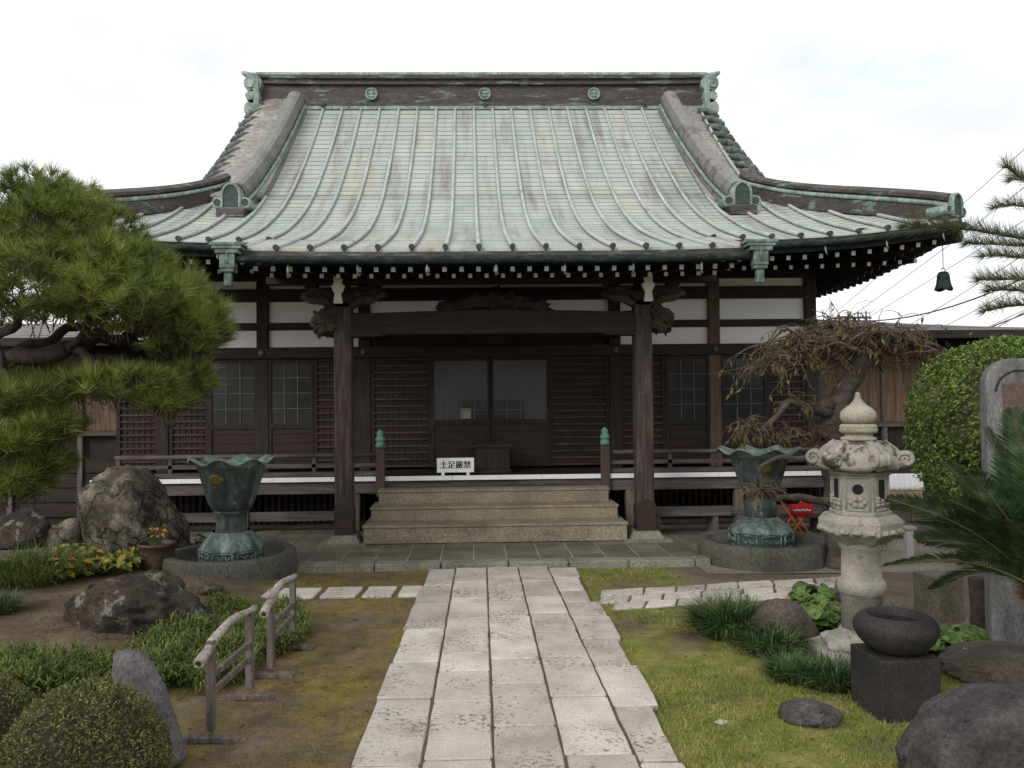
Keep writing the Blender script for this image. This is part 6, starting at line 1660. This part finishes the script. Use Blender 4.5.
# ------------------------------------------------------------------ cycad at the right edge
KY = 3.95
kc = P(1049, 598, KY)
cy = thing('cycad', (kc.x, KY, 0), 'cycad with long dark feathery fronds arching in from the right edge', 'plant')
m_ = MB(); m_.lathe((kc.x + .03, KY + .05, -.05), [(.09, 0), (.095, .2), (.09, .5), (.085, .62), (.08, .70), (.05, .78), (.0001, .80)], 24, lambda rr, z, a, j: (rr * (1 + .12 * math.sin(13 * a + j * 1.7)), z))
rk = np.random.default_rng(4)
A_ = nrm(np.stack([rk.normal(size=700), rk.normal(size=700), rk.uniform(-.2, 1.2, 700)], 1)); needles(m_, np.array([kc.x, KY, kc.z + .0]) + A_ * .06, A_, .11, .006, rk)
m_.build('trunk', M('rusty_fibre', [(.05, .022, .012), (.16, .06, .025)], 12, .9, .6, 40), cy)
def frond(tip, lift_, wmax, seed, sag=.0, roll=.0):
    r_ = np.random.default_rng(seed); b = Vector((kc.x, KY, kc.z)); tip = Vector(tip)
    n = 22; pts = []
    for i in range(n + 1):
        f = i / n; p = b.lerp(tip, f); p.z += lift_ * math.sin(math.pi * f ** .85) - sag * f ** 3; pts.append(p)
    mm = MB(); mm.tube(pts, [.009 - .007 * i / n for i in range(n + 1)], 6)
    Lm = (tip - b).length; mid = (tip - b); 
    f_ = frond_.build if False else None
    ml = MB()
    Pn = []; Dn = []; Ln = []; Nn = []
    N_ = 112
    for j in range(N_):
        f = .10 + .90 * j / N_; x = f * n; i = min(n - 1, int(x)); p = pts[i].lerp(pts[i + 1], x - i); t = (pts[i + 1] - pts[i]).normalized()
        s = t.cross(Vector((0, 0, 1))).normalized(); u = s.cross(t); s, u = s * math.cos(roll) + u * math.sin(roll), u * math.cos(roll) - s * math.sin(roll)
        for sg_ in (-1, 1):
            d = (s * sg_ * 1.0 + t * (.75 + .7 * f) + u * .22 + Vector(r_.normal(size=3)) * .05).normalized()
            Pn.append(p); Dn.append(d); Ln.append(1.2 * wmax * (math.sin(math.pi * min(1, f * .93 + .09)) ** .55)); Nn.append(u + s * sg_ * -.4)
    Pn = np.array([list(q) for q in Pn]); Dn = np.array([list(q) for q in Dn]); Nn = np.array([list(q) for q in Nn])
    leaves(ml, Pn, Dn, Nn, np.array(Ln), .0105, .3, .10)
    f1 = ml.build('frond', CYCAD, cy); mm.build('midrib', CYCADR, f1)
frond_ = MB()
for i, (x, y, d, lf, w) in enumerate(((880, 566, -.05, .10, .15), (884, 498, .10, .10, .16), (905, 522, .25, .10, .16), (945, 462, .25, .06, .17), (915, 540, .45, .10, .15), (985, 425, .1, .03, .17), (1012, 405, -.15, .03, .16),
                                      (1060, 420, .3, .03, .16), (930, 590, .5, .12, .14), (965, 470, -.35, .08, .15), (1000, 500, .75, .12, .15), (1120, 480, .2, .1, .16), (1150, 560, -.1, .12, .15), (1100, 520, -.6, .12, .15), (1120, 520, .6, .12, .15), (950, 500, -.15, .10, .16), (1005, 455, .0, .05, .17), (1022, 425, .25, .02, .17), (985, 500, .3, .08, .16), (960, 560, .15, .10, .15), (1010, 520, -.3, .08, .16), (935, 520, .1, .09, .16), (1035, 440, -.4, .03, .16))):
    frond(P(x, y, KY + d), lf, w, i, 0, (-.75 if x < 1045 else .75) * (.6 + .4 * math.sin(i * 2.1)))

# ------------------------------------------------------------------ lawn, moss tufts, litter
rg = np.random.default_rng(77); m_ = MB()
N_ = 150000
x = rg.uniform(.75, 4.2, N_); y = 2.4 + 5.4 * rg.random(N_) ** 1.25
pr = np.array([pathx(5, b) for b in y]) + .0
keep = x > pr + rg.normal(size=N_) * .03 - .01
keep &= ~((y > 6.2) & (y < 7.3) & (x > 1.0) & (x < 3.2))
keep &= ~((y > 7.1) & (x > 2.15))
nz_ = np.array([noise.fractal(Vector((a * 1.1 + 3, b * 1.1, 0)), .8, 2.0, 5) for a, b in zip(x, y)])
keep &= nz_ > -.20 + .25 * (rg.random(N_) - .5)
keep &= ~((y > 4.85) & (x > 1.9) & (rg.random(N_) < .93))
x, y = x[keep], y[keep]; n = len(x)
zz = np.array([gh(a, b) for a, b in zip(x, y)])
D_ = nrm(np.stack([rg.normal(size=n) * .6, rg.normal(size=n) * .6, np.ones(n)], 1))
needles(m_, np.stack([x, y, zz - .003], 1), D_, rg.uniform(.014, .046, n), .0042, rg)
LAWN = M('lawn_blades', [(.095, .155, .027), (.19, .215, .046), (.35, .295, .125)], 2.2, .7, transl=.2, detail=10, isl=(.45, 1.8), fine=60)
tag(m_.build('lawn_grass', LAWN, kind='stuff'), 'short yellowish green lawn right of the stone path', 'grass')
m_ = MB(); N_ = 80000
x = rg.uniform(-2.0, -.35, N_); y = 2.6 + 5.1 * rg.random(N_)
keep = (x < np.array([pathx(0, b) for b in y]) - .0) & (np.array([noise.fractal(Vector((a * .9, b * 1.35, 1)), .8, 2.0, 5) for a, b in zip(x, y)]) > .02)
x, y = x[keep], y[keep]; n = len(x); zz = np.array([gh(a, b) for a, b in zip(x, y)])
D_ = nrm(np.stack([rg.normal(size=n), rg.normal(size=n), np.ones(n)], 1)); needles(m_, np.stack([x, y, zz - .002], 1), D_, rg.uniform(.005, .015, n), .0042, rg)
tag(m_.build('moss', M('ochre_moss', [(.12, .09, .02), (.20, .15, .032), (.27, .22, .055)], 5, .9, transl=.1, fine=40), kind='stuff'), 'ochre moss patches left of the stone path', 'moss')
m_ = MB(); n = 330
x = rg.uniform(-3.2, 3.4, n); y = rg.uniform(2.6, 7.6, n); kp = ~((x > -.6) & (x < 1.05) & (rg.random(n) < .85)); x, y = x[kp], y[kp]; n = len(x)
zz = np.array([gh(a, b) for a, b in zip(x, y)]) + .012
leaves(m_, np.stack([x, y, zz], 1), nrm(rg.normal(size=(n, 3)) * np.array([1, 1, .15])), nrm(rg.normal(size=(n, 3)) * .3 + np.array([0, 0, 1])), rg.uniform(.015, .038, n), rg.uniform(.008, .018, n), .3, .1)
tag(m_.build('fallen_leaves', DEADL, kind='stuff'), 'small dry fallen leaves scattered over earth and lawn', 'leaves')
m_ = MB(); n = 2600
x = rg.uniform(-3.6, -.55, n); y = rg.uniform(2.7, 7.7, n); x2 = rg.uniform(1.0, 3.4, 700); x = np.concatenate([x, x2]); y = np.concatenate([y, rg.uniform(2.7, 6.2, 700)]); n = len(x)
zz = np.array([gh(a, b) for a, b in zip(x, y)]) + .006
needles(m_, np.stack([x, y, zz], 1), nrm(rg.normal(size=(n, 3)) * np.array([1, 1, .08])), rg.uniform(.04, .09, n), .004, rg)
tag(m_.build('fallen_needles', M('brown_needle_litter', [(.10, .06, .03), (.20, .13, .07)], 9, .8, isl=(.6, 1.5)), kind='stuff'), 'brown fallen pine needles strewn over moss and earth', 'needles')
m_ = MB()
for _ in range(420):
    xx = rg.uniform(-3.4, -.5) if rg.random() < .6 else rg.uniform(1.0, 3.4); yy = rg.uniform(2.8, 7.6); s_ = rg.uniform(.003, .010)
    blob(m_, (xx, yy, gh(xx, yy) + s_ * .3), (s_, s_, s_ * .7), rg.integers(99), .3, 2, 1)
tag(m_.build('pebbles', ROCKB, kind='stuff'), 'tiny pebbles strewn over the earth', 'pebbles')

m_ = MB(); rw = np.random.default_rng(9)
for (c, s, sd_) in ROCKS:
    if c[1] > 8.0 or sd_ in (61, 47, 57): continue
    k_ = int(150 * (s[0] + s[1])); a = rw.uniform(0, 2 * np.pi, k_); f = rw.uniform(.86, 1.16, k_) ; keep = np.array([noise.noise(Vector((math.cos(q) * 2 + sd_, math.sin(q) * 2, 0))) for q in a]) > -.12
    a = a[keep]; f = f[keep]; x = c[0] + s[0] * f * np.cos(a); y = c[1] + s[1] * f * np.sin(a); n = len(x)
    if n == 0: continue
    zz = np.array([gh(p, q) for p, q in zip(x, y)]) - .005
    blades(m_, np.stack([x, y, zz], 1), nrm(np.stack([np.cos(a) * .5 + rw.normal(size=n) * .35, np.sin(a) * .5 + rw.normal(size=n) * .35, np.ones(n)], 1)), rw.uniform(.03, .075, n), .005, rw, .5)
tag(m_.build('weeds', COVER, kind='stuff'), 'small weeds growing round the feet of the garden rocks', 'weeds')

# ------------------------------------------------------------------ cables and masts far behind on the right
def cable(a, b, sag, rr, mat, label):
    a, b = Vector(a), Vector(b); n = 24
    m_ = MB(); m_.tube([a.lerp(b, i / n) + Vector((0, 0, -sag * 4 * (i / n) * (1 - i / n))) for i in range(n + 1)], rr, 5)
    return tag(m_.build('power_line', mat, org=a), label, 'cable', 'power lines behind the wing roof')
far = [(1090, 90), (1110, 120), (1130, 150), (1100, 205), (1110, 235), (1120, 262), (1060, 290)]
nearp = [(760, 372), (775, 368), (792, 360), (822, 372), (845, 372), (875, 372), (900, 372)]
lab = ['thin grey cable, highest of the slanting lines above the wing roof', 'thin grey cable just under the highest slanting line', 'third slanting grey cable from the top above the wing roof', 'thin slanting cable below the wind bell, highest of the lower three', 'thin slanting cable below the wind bell, middle of the lower three', 'thin slanting cable below the wind bell, lowest of the lower three', 'short slanting cable nearest the hedge above the wing roof']
for i, (f, q) in enumerate(zip(far, nearp)):
    cable(P(q[0], q[1], 44), P(f[0], f[1], 26), .25, .019, WIRE, lab[i])
cable(P(826, 317, 40), P(1075, 252, 24), .9, .03, WIRED, 'thick dark sagging cable running from the mast behind the wing roof')
cable(P(940, 345, 40), P(1090, 285, 24), .1, .03, WIRED, 'thick dark cable low above the hedge')
q = P(831, 330, 40)
ms_ = thing('roof_mast', (q.x, 40, 0), 'small pale mast with short aerials beyond the wing roof', 'mast')
m_ = MB(); m_.tube([(q.x, 40, 0), (q.x, 40, P(831, 303, 40).z)], .09, 8); m_.bb((q.x - .14, 39.88, P(831, 320, 40).z), (q.x + .14, 40.12, P(831, 315, 40).z)); m_.build('pole', WIRE, ms_)
for xx in (848, 858, 866):
    m_ = MB(); t_ = P(xx, 311, 40); m_.tube([(t_.x, 40, P(831, 322, 40).z), (t_.x, 40, t_.z)], .04, 6)
    for zq_ in (.1, .3, .5): m_.bb((t_.x - .22, 39.98, t_.z - zq_ - .02), (t_.x + .22, 40.02, t_.z - zq_ + .02))
    m_.build('aerial', WIRED, ms_)
m_ = MB(); a = P(836, 318, 40); b = P(872, 318, 40); m_.tube([a, b], .04, 6); m_.build('cross_bar', WIRED, ms_)
